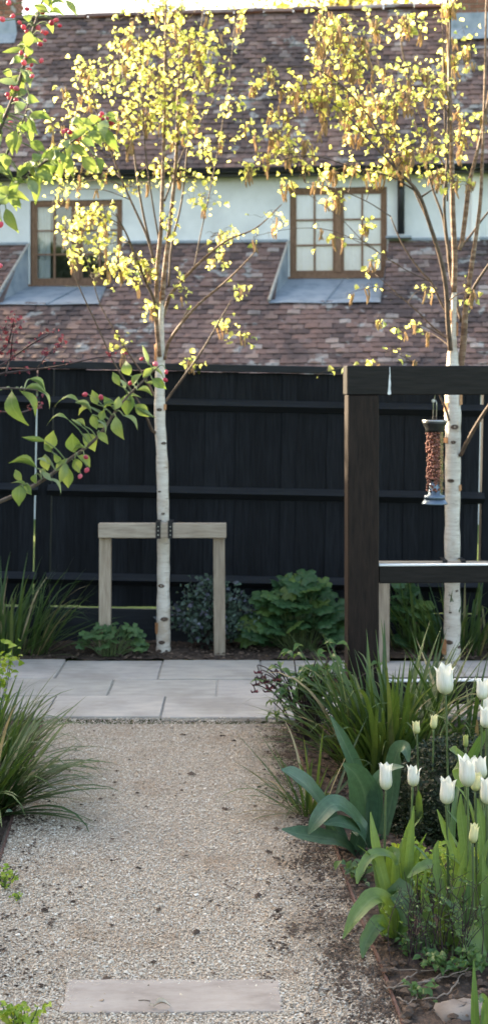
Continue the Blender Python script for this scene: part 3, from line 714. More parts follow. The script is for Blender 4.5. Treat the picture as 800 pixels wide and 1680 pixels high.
stakes(171, 360, (162, 371), 858, 882, 1035, 8.42, (260, 280), 'weathered wooden stake frame tied round the birch in front of the fence')
stakes(629, 850, (620, 862), 921, 944, 1105, 8.22, (728, 758), 'weathered wooden stake frame seen through the dark garden frame')

# ================================================================== HOUSE
TH = R(6.5)
house = thing('cottage', 'white rendered cottage with mossy clay tiled roofs and brown timber windows', 'house', (0, 19, 0), -TH)
def wl(px, py, ly=0.0):
    a = (px - CX) / F; Y = (ly + 19 * math.cos(TH)) / (a * math.sin(TH) + math.cos(TH))
    return Vector((Y * a * math.cos(TH) - (Y - 19) * math.sin(TH), ly, H - (py - HY) / F * Y))
HW = 5.2                                                       # half length of the house
ZJ, PL = 3.52, R(38)                                           # lean-to roof: top line and pitch
YE, ZE, PU, SU = -0.25, 4.50, R(50), 3.46                      # main roof: eaves line, pitch, slope length
RV = 3.32                                                      # right verge of the lean-to
wins = [(wl(50, 0).x, wl(201, 0).x, wl(0, 467).z, wl(0, 330).z), (wl(475, 0).x, wl(634, 0).x, wl(0, 458).z, wl(0, 316).z)]
def house_walls():
    b = MB()
    ucuts = sorted([-HW, HW] + [w[0] for w in wins] + [w[1] for w in wins])
    for i in range(len(ucuts) - 1):
        u0, u1 = ucuts[i], ucuts[i + 1]; w = next((w for w in wins if w[0] <= u0 + 1e-6 and u1 <= w[1] + 1e-6), None)
        spans = [(0, ZE + .2)] if w is None else [(0, w[2]), (w[3], ZE + .2)]
        for z0, z1 in spans: b.quad((u0, 0, z0), (u1, 0, z0), (u1, 0, z1), (u0, 0, z1))
    D = 2 * SU * math.cos(PU) + 2 * YE
    for x in (-HW, HW):
        f = [(x, 0, 0), (x, 0, ZE + .2), (x, SU * math.cos(PU) + YE, ZE + SU * math.sin(PU) - .08), (x, D, ZE + .2), (x, D, 0)]
        b.add(f, [(0, 1, 2, 3, 4)])
    b.quad((-HW, D, 0), (HW, D, 0), (HW, D, ZE + .2), (-HW, D, ZE + .2))
    b.obj('wall', 'render', house)
    yl = -2.42; b = MB()                                       # lean-to walls
    b.quad((-HW, yl, 0), (RV - .06, yl, 0), (RV - .06, yl, 1.62), (-HW, yl, 1.62))
    b.add([(RV - .06, yl, 0), (RV - .06, -.003, 0), (RV - .06, -.003, ZJ - .06), (RV - .06, yl, 1.58)], [(0, 1, 2, 3)])
    b.obj('wall', 'render', house)
    u = wl(779, 0).x
    b = MB(); b.bbox(u - .055, u + .055, -.045, .002, 3.0, 4.44, .004); b.obj('cover_board', 'white_paint', house)
house_walls()

TG = None
def tile_geo(w=.160, ln=.2, th=.019, camber=.006):
    v = []
    for zt in (0, th):
        for yy, zz in ((0, .026), (ln, .004)):
            for xx, cz in ((-w / 2, -camber), (0, 0), (w / 2, -camber)):
                v.append((xx, yy, zz + zt + cz))
    # bottom 0-5, top 6-11
    return v, [(6, 7, 10, 9), (7, 8, 11, 10), (0, 1, 7, 6), (1, 2, 8, 7), (0, 6, 9, 3), (2, 5, 11, 8)]
TG = [tile_geo(camber=c) for c in (.003, .006, .009, .002)]
TM = [geo_mesh(g, 'tile', 'tile', False) for g in TG]
def roof(name, top, pitch, slope, u0, u1, cut=None, singles=None, seed=1, parent=None):
    """plain tiles on a slope falling towards -y from the line (y,z) = top"""
    r = random.Random(seed)
    sP, cP = math.sin(pitch), math.cos(pitch)
    mp = lambda u, s, h=0: Vector((u, top[0] - s * cP - h * sP, top[1] - s * sP + h * cP))
    b = MB(); nb = 80
    for i in range(nb):                                        # boarding under the tiles
        ua, ub = u0 + (u1 - u0) * i / nb, u0 + (u1 - u0) * (i + 1) / nb
        spans = [(0, slope)]
        if cut:
            for (c0, c1, c2, s1) in cut:
                if ub > c0 and ua < c1: spans = [(s1 - .04, slope)]
        for s0, s1 in spans: b.quad(mp(ua, s1), mp(ub, s1), mp(ub, s0), mp(ua, s0))
    ro = b.obj(name, 'tile', house)
    base = Matrix(((1, 0, 0, 0), (0, cP, -sP, 0), (0, sP, cP, 0), (0, 0, 0, 1)))
    rest = MB(); g = .102; n = int(slope / g) + 1; cnt = 0
    for k in range(n):
        s_low = slope - k * g + .03
        if s_low < .06: break
        x = u0 + (0 if k % 2 else -.083)
        sag = .012 * math.sin(k * .7) 
        while x < u1:
            w = .166 * r.uniform(.97, 1.03); a, c = x + .003, x + w - .003; x += w
            a, c = max(a, u0), min(c, u1)
            if cut:
                for (c0, c1, dl, s1) in cut:                   # c0..c1 at the wall, left edge splays by dl at s1
                    sm = s_low - .05
                    if sm < s1:
                        e0 = c0 - dl * sm / s1; e1 = c1 - .10 * sm / s1
                        if a >= e0 and c <= e1: a = c = 0
                        elif a < e0 < c: c = e0
                        elif a < e1 < c: a = e1
            if c - a < .03: continue
            h = .004 * math.sin(x * 3.1 + k * .3) + .004 * math.sin(x * 1.3 - k * .2) + r.uniform(-.006, .006)
            m = Matrix.Translation(mp((a + c) / 2, s_low + r.uniform(-.005, .005) + .006 * math.sin(x * 2.2), h + .002)) @ base @ Matrix.Rotation(r.uniform(-.03, .03), 4, 'Z') @ Matrix.Rotation(r.uniform(-.045, .045), 4, 'Y') @ Matrix.Diagonal(((c - a) / .160, min(1, (s_low - .01) / .2), 1, 1))
            v = r.randrange(4)
            if singles and singles(k, (a + c) / 2) and cnt < 300:
                link('tile', TM[v], ro, m); cnt += 1
            else: rest.merge(TG[v][0], TG[v][1], m)
    rest.obj('tiles', 'tile', ro, kind='stuff')
    return ro, mp
sL = (ZJ - 1.55) / math.sin(PL)
cuts = []
for (a, c, z0, z1) in wins: cuts.append((a - .02, c + .03, .15, 1.16 / math.cos(PL)))
lean, mpl = roof('lean_to_roof', (0, ZJ), PL, sL, -HW - .1, RV, cuts, lambda k, u: 5 <= k < 13 and -3.3 < u < 2.95, 3)
main, mpu = roof('main_roof', (YE + SU * math.cos(PU), ZE + SU * math.sin(PU)), PU, SU, -HW - .1, HW + .1, None, None, 9)
def house_trim():
    yr, zr = YE + SU * math.cos(PU), ZE + SU * math.sin(PU)
    b = MB(); b.quad((-HW - .1, yr, zr), (HW + .1, yr, zr), (HW + .1, 2 * yr - YE, ZE), (-HW - .1, 2 * yr - YE, ZE)); b.obj('rear_slope', 'tile', house)
    r = random.Random(6); x = -HW - .1                        # half-round ridge tiles
    while x < HW:
        b = MB(); w = .44; n = 7; vs = []
        for xx in (0, w):
            for k in range(n):
                a = math.pi * (k / (n - 1)); vs.append((xx, -.12 * math.cos(a), .075 * math.sin(a)))
        b.add(vs, [(k, k + 1, n + k + 1, n + k) for k in range(n - 1)])
        o = b.obj('ridge_tile', 'tile', main, True); o.location = (x, yr, zr + .0 + r.uniform(-.006, .006)); o.rotation_euler = (0, r.uniform(-.02, .02), 0); x += .447
    b = MB(); b.bbox(-HW - .1, HW + .1, YE + .02, -.002, ZE - .085, ZE - .06, .003); b.obj('soffit', 'black_plastic', house)
    b = MB(); n = 8; vs = []                                  # half-round gutter
    for x in (-HW - .12, HW + .12):
        for k in range(n):
            a = math.pi * k / (n - 1); vs.append((x, YE - .045 - .06 * math.cos(a), ZE + .005 - .06 * math.sin(a)))
    b.add(vs, [(k, n + k, n + k + 1, k + 1) for k in range(n - 1)])
    b.obj('gutter', 'black_plastic', house, True)
    u = wl(657, 0, -.08).x
    b = MB(); b.tube([(u, YE - .045, ZE - .05), (u, YE - .045, ZE - .09), (u, -.09, ZE - .24), (u, -.08, ZE - .30), (u, -.08, 3.62)], [.048] * 5, 12); b.obj('downpipe', 'black_plastic', house, True)
    b = MB(); b.bbox(u - .2, u + .14, -.20, -.01, 3.555, 3.585, .004); b.obj('lead_flashing', 'lead', house)
    for xa, xb in ((-HW, wins[0][0] - .02), (wins[0][1] + .02, wins[1][0] - .02), (wins[1][1] + .02, RV)):
        b = MB(); b.bbox(xa, xb, -.045, -.003, ZJ + .01, ZJ + .05, .005); b.obj('lead_flashing', 'lead', house)
    # lead aprons and cheeks in front of the two sunken windows
    for (a, c, z0, z1), (c0, c1, dl, s1) in zip(wins, cuts):
        d = 1.16; zb = ZJ - s1 * math.sin(PL) + .035
        b = MB(); n = 6
        A = lambda u, q: (c0 + (c1 - c0) * u - (dl + (.10 - dl) * u) * q, -.01 - (d - .01) * q - (.05 if q == 1 else 0), (z0 - .03) + (zb - z0 + .03) * q + .006 * math.sin(u * 9))
        vs = [A(i / n, q) for q in (0, .5, 1) for i in range(n + 1)]
        b.add(vs, [(q * (n + 1) + i + (n + 1), q * (n + 1) + i + 1 + (n + 1), q * (n + 1) + i + 1, q * (n + 1) + i) for q in (0, 1) for i in range(n)])
        ap = b.obj('lead_apron', 'lead', house)
        p0, p1 = Vector(A(.55, 0)), Vector(A(.50, 1)); b = MB(); b.tube([p0 + Vector((0, 0, .004)), p1 + Vector((0, 0, .006))], [.009, .009], 6); b.obj('lead_seam', 'lead', ap)
        for u, e, nm in ((c0, dl, 0), (c1, .10, 1)):
            b = MB(); b.add([(u, -.004, z0 - .2), (u, -.004, ZJ + .02), (u - e, -d - .03, zb + .02), (u - e, -d - .03, zb - .1)], [(0, 1, 2, 3)] if nm == 0 else [(3, 2, 1, 0)]); b.obj('lead_cheek', 'lead', house)
            if nm == 1: continue
            b = MB(); b.tube([(u, -.02, ZJ + .025), (u - e, -d - .03, zb + .035)], [.018, .018], 6); b.obj('mortar_fillet', 'mortar', house)
house_trim()
def window(w, seed, kind):
    u0, u1, z0, z1 = w; fr = .055; y0, y1 = .03, .09
    b = MB()
    b.bbox(u0, u0 + fr, y0, y1, z0, z1, .004); b.bbox(u1 - fr, u1, y0, y1, z0, z1, .004)
    b.bbox(u0 + fr, u1 - fr, y0 + .002, y1, z0, z0 + fr, .004); b.bbox(u0 + fr, u1 - fr, y0 + .002, y1, z1 - fr, z1, .004)
    um = (u0 + u1) / 2
    wi = b.obj('window', 'oak', house)
    b = MB(); b.bbox(u0 - .03, u1 + .03, -.03, .10, z0 - .028, z0 - .001, .004); b.obj('sill', 'oak', wi)
    b = MB(); b.bbox(um - .045, um + .045, y0 - .012, y1 - .004, z0 + fr, z1 - fr, .004); b.obj('mullion', 'oak', wi)
    for a, c in ((u0 + fr, um - .045), (um + .045, u1 - fr)):
        s = .03
        b = MB(); e = .001
        b.bbox(a + e, a + s, y0 + .01, y1 - .01, z0 + fr + e, z1 - fr - e, .003); b.bbox(c - s, c - e, y0 + .01, y1 - .01, z0 + fr + e, z1 - fr - e, .003)
        b.bbox(a + s, c - s, y0 + .012, y1 - .012, z0 + fr + e, z0 + fr + s, .003); b.bbox(a + s, c - s, y0 + .012, y1 - .012, z1 - fr - s, z1 - fr - e, .003)
        b.obj('casement', 'oak', wi)
        A, Cc, Z0, Z1 = a + s, c - s, z0 + fr + s, z1 - fr - s; m = (A + Cc) / 2
        b = MB(); b.bbox(m - .014, m + .014, y0 + .014, y1 - .016, Z0, Z1, .003); b.obj('glazing_bar', 'oak', wi)
        hs = (Z1 - Z0) / 3
        for k in (1, 2):
            for p, q in ((A, m - .014), (m + .014, Cc)):
                b = MB(); b.bbox(p, q, y0 + .016, y1 - .018, Z0 + hs * k - .012, Z0 + hs * k + .012, .003); b.obj('glazing_bar', 'oak', wi)
        for k in range(3):
            for p, q in ((A, m - .014), (m + .014, Cc)):
                b = MB(); za, zb = Z0 + hs * k + (.012 if k else 0), Z0 + hs * (k + 1) - (.012 if k < 2 else 0)
                b.box(p, q, y0 + .036, y0 + .039, za, zb); b.obj('pane', 'glass', wi)
    b = MB(); b.add([(u0, y1, z0), (u1, y1, z0), (u1, y1, z1), (u0, y1, z1), (u0, .9, z0), (u1, .9, z0), (u1, .9, z1), (u0, .9, z1)], [(4, 5, 6, 7), (0, 1, 5, 4), (2, 3, 7, 6), (0, 4, 7, 3), (1, 2, 6, 5)]); b.obj('room', 'dark_room', wi)
    def curtain(a, c, y, mat, amp, zlo=z0 + .02):
        b = MB(); n = max(10, int((c - a) / .012)); vs = []
        for z in (zlo, z1 - .01):
            for i in range(n + 1): vs.append((a + (c - a) * i / n, y + amp * math.sin(i * .9) + amp * .5 * math.sin(i * 2.3 + 1), z))
        b.add(vs, [(i, i + 1, n + 2 + i, n + 1 + i) for i in range(n)]); b.obj('curtain', mat, wi, True)
    if kind == 0:
        curtain(u0 + .03, u0 + .24, .16, 'curtain', .016); curtain(u1 - .24, u1 - .03, .16, 'curtain', .016)
    else:
        curtain(u0 + .02, u1 - .02, .098, 'blind', .003)
window(wins[0], 1, 0); window(wins[1], 2, 1)
def chimney(u0, u1, ytop, yb, zlead, z1, seed):
    """brick stack on the main roof, lead apron at its foot"""
    r = random.Random(seed); b = MB(); zs = zlead - .3
    b.bbox(u0 + .006, u1 - .006, ytop + .006, yb, zs, z1, .003); c = b.obj('chimney', 'mortar', house)
    k = 0; z = zlead
    bm = MB(); bm.bbox(-.5, .5, -.5, .5, -.5, .5, .03); me = bm.mesh('brick', 'brick')
    while z < z1 - .06:
        x = u0 - (0 if k % 2 else .11)
        while x < u1:
            a, e = max(x, u0), min(x + .213, u1)
            if e - a > .03: link('brick', me, c, Matrix.Translation(((a + e) / 2, ytop + .045 + r.uniform(-.002, .002), z + .034)) @ Matrix.Diagonal((e - a, .1, .064, 1)))
            x += .224
        y = ytop + (.11 if k % 2 else .22)
        while y < yb - .1:
            for xx in (u0, u1): link('brick', me, c, Matrix.Translation((xx + (.045 if xx == u0 else -.045), y + .1, z + .034)) @ Matrix.Diagonal((.1, .2, .064, 1)))
            y += .224
        z += .075; k += 1
    yy = ytop - .012
    b = MB(); b.add([(u0 - .05, yy, zlead + .02), (u1 + .05, yy, zlead + .02), (u1 + .09, yy - .05, zlead - .22), (u0 - .09, yy - .05, zlead - .22), (u0 - .09, yy - .19, zlead - .40), (u1 + .09, yy - .19, zlead - .40)], [(1, 0, 3, 2), (2, 3, 4, 5)]); b.obj('lead_flashing', 'lead', c)
    b = MB(); b.bbox(u0 - .05, u1 + .05, ytop - .05, yb + .05, z1, z1 + .12, .01); b.obj('chimney_cap', 'brick', c)
yr, zr = YE + SU * math.cos(PU), ZE + SU * math.sin(PU)
chimney(wl(742, 0, yr).x, wl(742, 0, yr).x + .85, yr - .42, yr + .35, wl(742, 24, yr - .42).z, zr + 1.1, 4)
chimney(wl(28, 0, yr).x - .8, wl(28, 0, yr).x, yr - .25, yr + .35, wl(28, 32, yr - .25).z, zr + 1.1, 5)
# ================================================================== BIRCHES
BIRCH_GEO = [leaf_geo([.12, .62, .95, 1.0, .74, .42, .05], fold=f, curl=c, wave=.02, seed=i) for i, (f, c) in enumerate(((.18, .15), (.1, .3), (.3, .1), (.15, -.12)))]
BIRCH_ME = [geo_mesh(g, 'birch_leaf', 'birch_leaf', k=3) for g in BIRCH_GEO]
def catkin_geo(k):
    b = MB(); n = 9; r = random.Random(k)
    pts = [(.08 * math.sin(i * .5 + k), .06 * math.sin(i * .4 + 2 * k), -i / (n - 1)) for i in range(n)]
    b.tube(pts, [.02, .055, .07, .06, .072, .06, .068, .05, .015], 5)
    return b.v, b.f
CATKIN_GEO = [catkin_geo(k) for k in range(3)]
CATKIN_ME = [geo_mesh(g, 'catkin', 'catkin') for g in CATKIN_GEO]
def birch(label, base_px, Y, trunk, branches, clusters, knots, peels, ncat, seed, leafscale=1.0):
    r = random.Random(seed)
    base = P(base_px[0], base_px[1], Y); base.z = 0.03
    t = thing('birch_tree', label, 'tree', base, group='young birch trees by the fence')
    Q = lambda px, py, dy=0: P(px, py, Y + dy) - base
    tp = [Q(px, py) for px, py, w in trunk]; tr = [w / 2 * Y / F for px, py, w in trunk]
    tp[0].z = -.05
    pts = smooth_path(tp, 5); rad = lerp_list(tr, len(pts))
    rad = [q * (1 + .05 * math.sin(i * 2.1) + .03 * math.sin(i * 5.3)) for i, q in enumerate(rad)]
    b = MB(); b.tube(pts, rad, 14); trunk_o = b.obj('trunk', 'bark', t, True)
    # flare at the foot is in the radii; the skeleton points feed the twigs
    skel = [(p, rr) for p, rr in zip(pts, rad)]
    for br in branches:
        mat, rows = br[0], br[1:]
        q = []
        for i, (px, py, w, dy) in enumerate(rows): q.append(Q(px, py, dy))
        bp = smooth_path(q, 5); br_r = lerp_list([w / 2 * Y / F for _, _, w, _ in rows], len(bp))
        b = MB(); b.tube(bp, br_r, 8); b.obj('branch', mat, t, True)
        skel += [(p, rr) for p, rr in zip(bp, br_r)]
    for px, py, w in knots:
        c = Q(px, py); near = min(skel[:len(pts)], key=lambda s: abs(s[0].z - c.z)); rr = near[1]
        b = MB(); vs = []; n = 10; ww = w * Y / F
        for k, (s, out) in enumerate(((1, -.002), (.8, .004), (.35, .001), (0, -.001))):
            for i in range(n):
                a = 6.283 * i / n; xx = (px - CX) / F * Y - base.x - near[0].x + ww * .5 * s * math.cos(a); xx = max(-rr * .95, min(rr * .95, xx))
                vs.append((near[0].x + xx, near[0].y - math.sqrt(max(1e-6, rr * rr - xx * xx)) - out, c.z + ww * .3 * s * math.sin(a)))
        b.add(vs, [(k * n + i, k * n + (i + 1) % n, (k + 1) * n + (i + 1) % n, (k + 1) * n + i) for k in range(3) for i in range(n)])
        b.obj('bark_scar', 'knot', t, True)
    for px, py, w, h in peels:                                   # curls of loose bark
        c = Q(px, py); near = min(skel[:len(pts)], key=lambda s: abs(s[0].z - c.z))
        b = MB(); vs = []; sgn = -1 if c.x < near[0].x else 1; s = Y / F
        for i in range(5):
            a = i / 4
            for k in range(4):
                vs.append((near[0].x + sgn * (near[1] * (.75 + .35 * math.sin(a * 2.2)) + w * s * .5 * a), near[0].y - near[1] * (.75 - .9 * a), c.z + h * s * (k / 3 - .5) * (1 - .25 * a) + r.uniform(-.003, .003)))
        b.add(vs, [(i * 4 + k, i * 4 + k + 1, i * 4 + k + 5, i * 4 + k + 4) for i in range(4) for k in range(3)])
        b.obj('bark_peel', 'peel', t, True)
    leaves = []; cats = []
    zlow = Q(0, 600).z
    for ci, (px, py, rx, ry, n) in enumerate(clusters):
        dy0 = r.uniform(-.35, .35); c = Q(px, py, dy0)
        # attach to a skeleton point below the cluster and inwards
        best = min(skel, key=lambda s: (s[0] - c).length + (1.5 * max(0, s[0].z - c.z + .05)) + (9 if s[0].z < zlow - .35 else 0))
        a = best[0]; rx_, ry_ = rx * Y / F, ry * Y / F
        nsub = max(1, min(7, n // 9))
        b = MB()
        tips = []
        for k in range(nsub):
            e = c + Vector((r.uniform(-.8, .8) * rx_, r.uniform(-.5, .5) * (rx_ + .1), r.uniform(-.7, .8) * ry_))
            if k > 0:
                best2 = min(skel, key=lambda s: (s[0] - e).length + (1.5 * max(0, s[0].z - e.z + .05)) + (9 if s[0].z < zlow - .35 else 0)); a2 = best2[0]; r0 = min(best2[1] * .6, .006)
            else: a2 = a; r0 = min(best[1] * .6, .007)
            L = (e - a2).length
            m1 = a2.lerp(e, .35) + Vector((0, r.uniform(-.05, .05), .10 * L)) ; m2 = a2.lerp(e, .7) + Vector((r.uniform(-.03, .03), r.uniform(-.04, .04), .09 * L))
            end = e + Vector((r.uniform(-.03, .03), 0, -.25 * ry_))
            tw = smooth_path([a2, m1, m2, e, end], 3)
            b.tube(tw, lerp_list([max(r0, .0022), .0022, .0014, .0008], len(tw)), 5, cap=False)
            tips += tw[len(tw) // 3:]
            for _ in range(7):                                  # thin side sprays
                s0 = tw[r.randrange(len(tw) // 3, len(tw))]; d = Vector((r.uniform(-.5, .5) * rx_, r.uniform(-.4, .4) * rx_, r.uniform(-.6, .25) * ry_))
                sp = smooth_path([s0, s0 + d * .5 + Vector((0, 0, .02)), s0 + d], 3); b.tube(sp, lerp_list([.0013, .0007], len(sp)), 4, cap=False); tips += sp
        for k in range(int(n * (1.7 if seed == 31 else 1.45))):
            s0 = tips[r.randrange(len(tips))]
            off = Vector((r.gauss(0, .45) * rx_, r.gauss(0, .35) * (rx_ + .04), r.gauss(0, .45) * ry_)) if r.random() < .62 else Vector((r.gauss(0, .026), r.gauss(0, .026), r.gauss(0, .024)))
            p0 = s0 + off * (.6 if off.length > .1 else 1)
            if off.length > .03: b.tube([s0, s0.lerp(p0, .5) + Vector((0, 0, .012)), p0], [.0011, .0009, .0006], 4, cap=False)
            ln = (.015 + .029 * r.random() ** .8) * leafscale
            d = Vector((r.uniform(-1, 1), r.uniform(-1, 1), r.uniform(-1.1, .35))).normalized()
            leaves.append((p0, frame(p0, p0 + d * ln, (r.uniform(-1, 1), r.uniform(-1, 1), r.uniform(-.2, 1)), ln * r.uniform(.72, .95)), r.randrange(4)))
        b.obj('twigs', 'twig', t, True, kind='stuff')
        for k in range(int(ncat * n / 60 + r.random())):
            s0 = tips[r.randrange(len(tips))]; ln = r.uniform(.055, .10)
            for q in range(r.choice((1, 2, 2, 3))):
                p0 = s0 + Vector((r.uniform(-.012, .012), r.uniform(-.012, .012), r.uniform(-.006, .004)))
                cats.append((p0, Matrix.Translation(p0) @ Matrix.Rotation(r.uniform(0, 6.28), 4, 'Z') @ Matrix.Rotation(r.uniform(-.25, .25), 4, 'X') @ Matrix.Diagonal((.085, .085, ln, 1)), r.randrange(3)))
    def place(items, geo, mes, one, many, mat):
        vis = lambda p: abs((p.x + base.x) / (p.y + Y) * F) < 400 and (p.z + .03 - H) / (p.y + Y) * F < 620
        items.sort(key=lambda it: (0 if vis(it[0]) else 1, it[0].y))
        for p, m, v in items[:300]: link(one, mes[v], t, m)
        if len(items) > 300:
            b = MB()
            for p, m, v in items[300:]: b.merge(geo[v][0], geo[v][1], m)
            b.obj(many, mat, t, True, kind='stuff')
    place(leaves, BIRCH_GEO, BIRCH_ME, 'leaf', 'leaves', 'birch_leaf')
    place(cats, CATKIN_GEO, CATKIN_ME, 'catkin', 'catkins', 'catkin')
B, K, T = 'bark', 'bark_brown', 'twig'
birch('white barked birch tied to the wooden stake frame in front of the fence', (268, 1078), 8.54,
      [(268, 1085, 29), (268, 1072, 25), (268, 1040, 23), (268, 950, 21), (268, 870, 20), (266, 760, 19), (262, 680, 18), (263, 600, 16), (264, 565, 12), (264, 530, 9.5), (266, 500, 8), (268, 478, 6), (270, 462, 4)],
      [(K, (266, 505, 8, 0), (268, 465, 8, 0), (272, 425, 7, 0), (278, 375, 6.5, 0), (284, 320, 6, 0), (289, 260, 5.5, 0), (293, 150, 4.5, 0), (298, 20, 3, 0), (300, -60, 2, 0)),
       (K, (262, 585, 7, -.03), (257, 530, 7, -.05), (257, 480, 7, -.08), (259, 430, 7, -.1), (264, 380, 6.5, -.12), (267, 300, 6, -.12), (270, 200, 5, -.1), (271, 100, 4, -.1), (273, -30, 2.5, -.1)),
       (T, (258, 520, 5, -.06), (252, 490, 5, -.1), (236, 455, 4.5, -.15), (222, 420, 4, -.2), (208, 385, 3, -.25), (190, 350, 2, -.3)),
       (T, (257, 450, 4, .05), (250, 415, 4, .1), (238, 365, 4, .15), (228, 310, 3.5, .2), (216, 220, 3, .25), (200, 110, 2, .3)),
       (T, (252, 425, 4, .05), (240, 385, 4, .08), (222, 345, 3.5, .1), (200, 295, 3, .12), (165, 200, 2, .15), (140, 120, 1.5, .15)),
       (K, (268, 520, 5, .03), (277, 490, 6, .0), (290, 470, 5.5, -.04), (318, 440, 4.5, -.1), (345, 415, 4, -.15), (375, 393, 3.5, -.2), (420, 374, 2.5, -.25), (462, 335, 1.5, -.3)),
       (K, (270, 590, 5, -.02), (276, 564, 5.5, -.04), (290, 541, 5, -.08), (315, 510, 4.5, -.12), (340, 487, 4, -.16), (368, 464, 3.5, -.2), (398, 435, 2.5, -.25), (425, 405, 1.5, -.3)),
       (K, (292, 540, 3.5, -.08), (302, 520, 3.5, -.08), (311, 504, 2.8, -.08)),
       (T, (271, 660, 4, .02), (278, 650, 4, .02), (300, 620, 3.8, .0), (322, 590, 3.5, -.03), (342, 558, 3, -.06), (365, 518, 2.5, -.1), (380, 492, 1.5, -.12)),
       (T, (258, 710, 6, .0), (250, 706, 5, -.04), (241, 686, 4, -.1), (225, 655, 3, -.15), (190, 600, 2.6, -.2), (160, 535, 2.2, -.25), (130, 470, 2, -.3), (112, 420, 1.5, -.32)),
       (T, (257, 655, 4, .0), (238, 620, 3.5, .05), (215, 585, 3, .1), (190, 545, 2.5, .15), (165, 500, 1.8, .2), (150, 450, 1.2, .22)),
       (T, (277, 470, 3.5, .05), (282, 400, 3.5, .1), (298, 330, 3, .12), (310, 220, 2.5, .15), (325, 90, 2, .15), (335, 0, 1.2, .15)),
       (T, (318, 440, 2, .0), (328, 390, 2, .05), (345, 310, 1.8, .08), (362, 220, 1.5, .1), (378, 110, 1.2, .1), (385, 30, 1, .1)),
       (T, (262, 400, 3, -.1), (250, 330, 2.5, -.14), (238, 240, 2.2, -.2), (232, 120, 1.8, -.2), (228, 20, 1.2, -.2)),
       (T, (270, 330, 3, .1), (300, 250, 2.4, .2), (335, 190, 2, .28), (370, 130, 1.4, .3))],
      [(300, 50, 60, 45, 95), (200, 75, 55, 45, 75), (150, 110, 40, 40, 50), (120, 155, 30, 40, 35), (225, 140, 60, 50, 100), (300, 140, 60, 50, 85), (368, 95, 28, 60, 50), (390, 165, 28, 25, 25),
       (165, 200, 55, 40, 65), (255, 215, 65, 40, 75), (340, 225, 40, 40, 36), (130, 255, 40, 30, 26), (205, 290, 75, 24, 42), (300, 285, 50, 20, 22), (250, 20, 60, 25, 50), (380, 40, 20, 30, 18),
       (160, 385, 45, 45, 75), (185, 435, 40, 28, 46), (135, 345, 35, 20, 18), (230, 425, 22, 22, 22), (218, 462, 12, 10, 8), (320, 335, 45, 40, 16), (355, 440, 22, 34, 14), (366, 535, 20, 14, 12), (410, 535, 14, 22, 10),
       (318, 600, 24, 8, 12), (405, 470, 16, 16, 10), (228, 505, 14, 14, 10), (400, 400, 40, 20, 10), (440, 350, 40, 25, 10), (120, 305, 30, 15, 8), (100, 335, 30, 34, 24), (88, 400, 22, 34, 16), (70, 290, 28, 20, 12), (110, 440, 20, 24, 12), (80, 210, 14, 30, 10), (180, 545, 20, 40, 9), (290, 450, 25, 40, 10), (350, 375, 40, 30, 8), (260, 340, 30, 40, 14)],
      [(262, 672, 10), (269, 727, 9), (262, 806, 6), (268, 842, 7), (265, 960, 12), (270, 1014, 13), (266, 1052, 12), (262, 1066, 8)],
      [(256, 580, 4, 34), (258, 490, 3, 26), (257, 1030, 3, 20), (262, 668, 3, 10)], 7, 31)
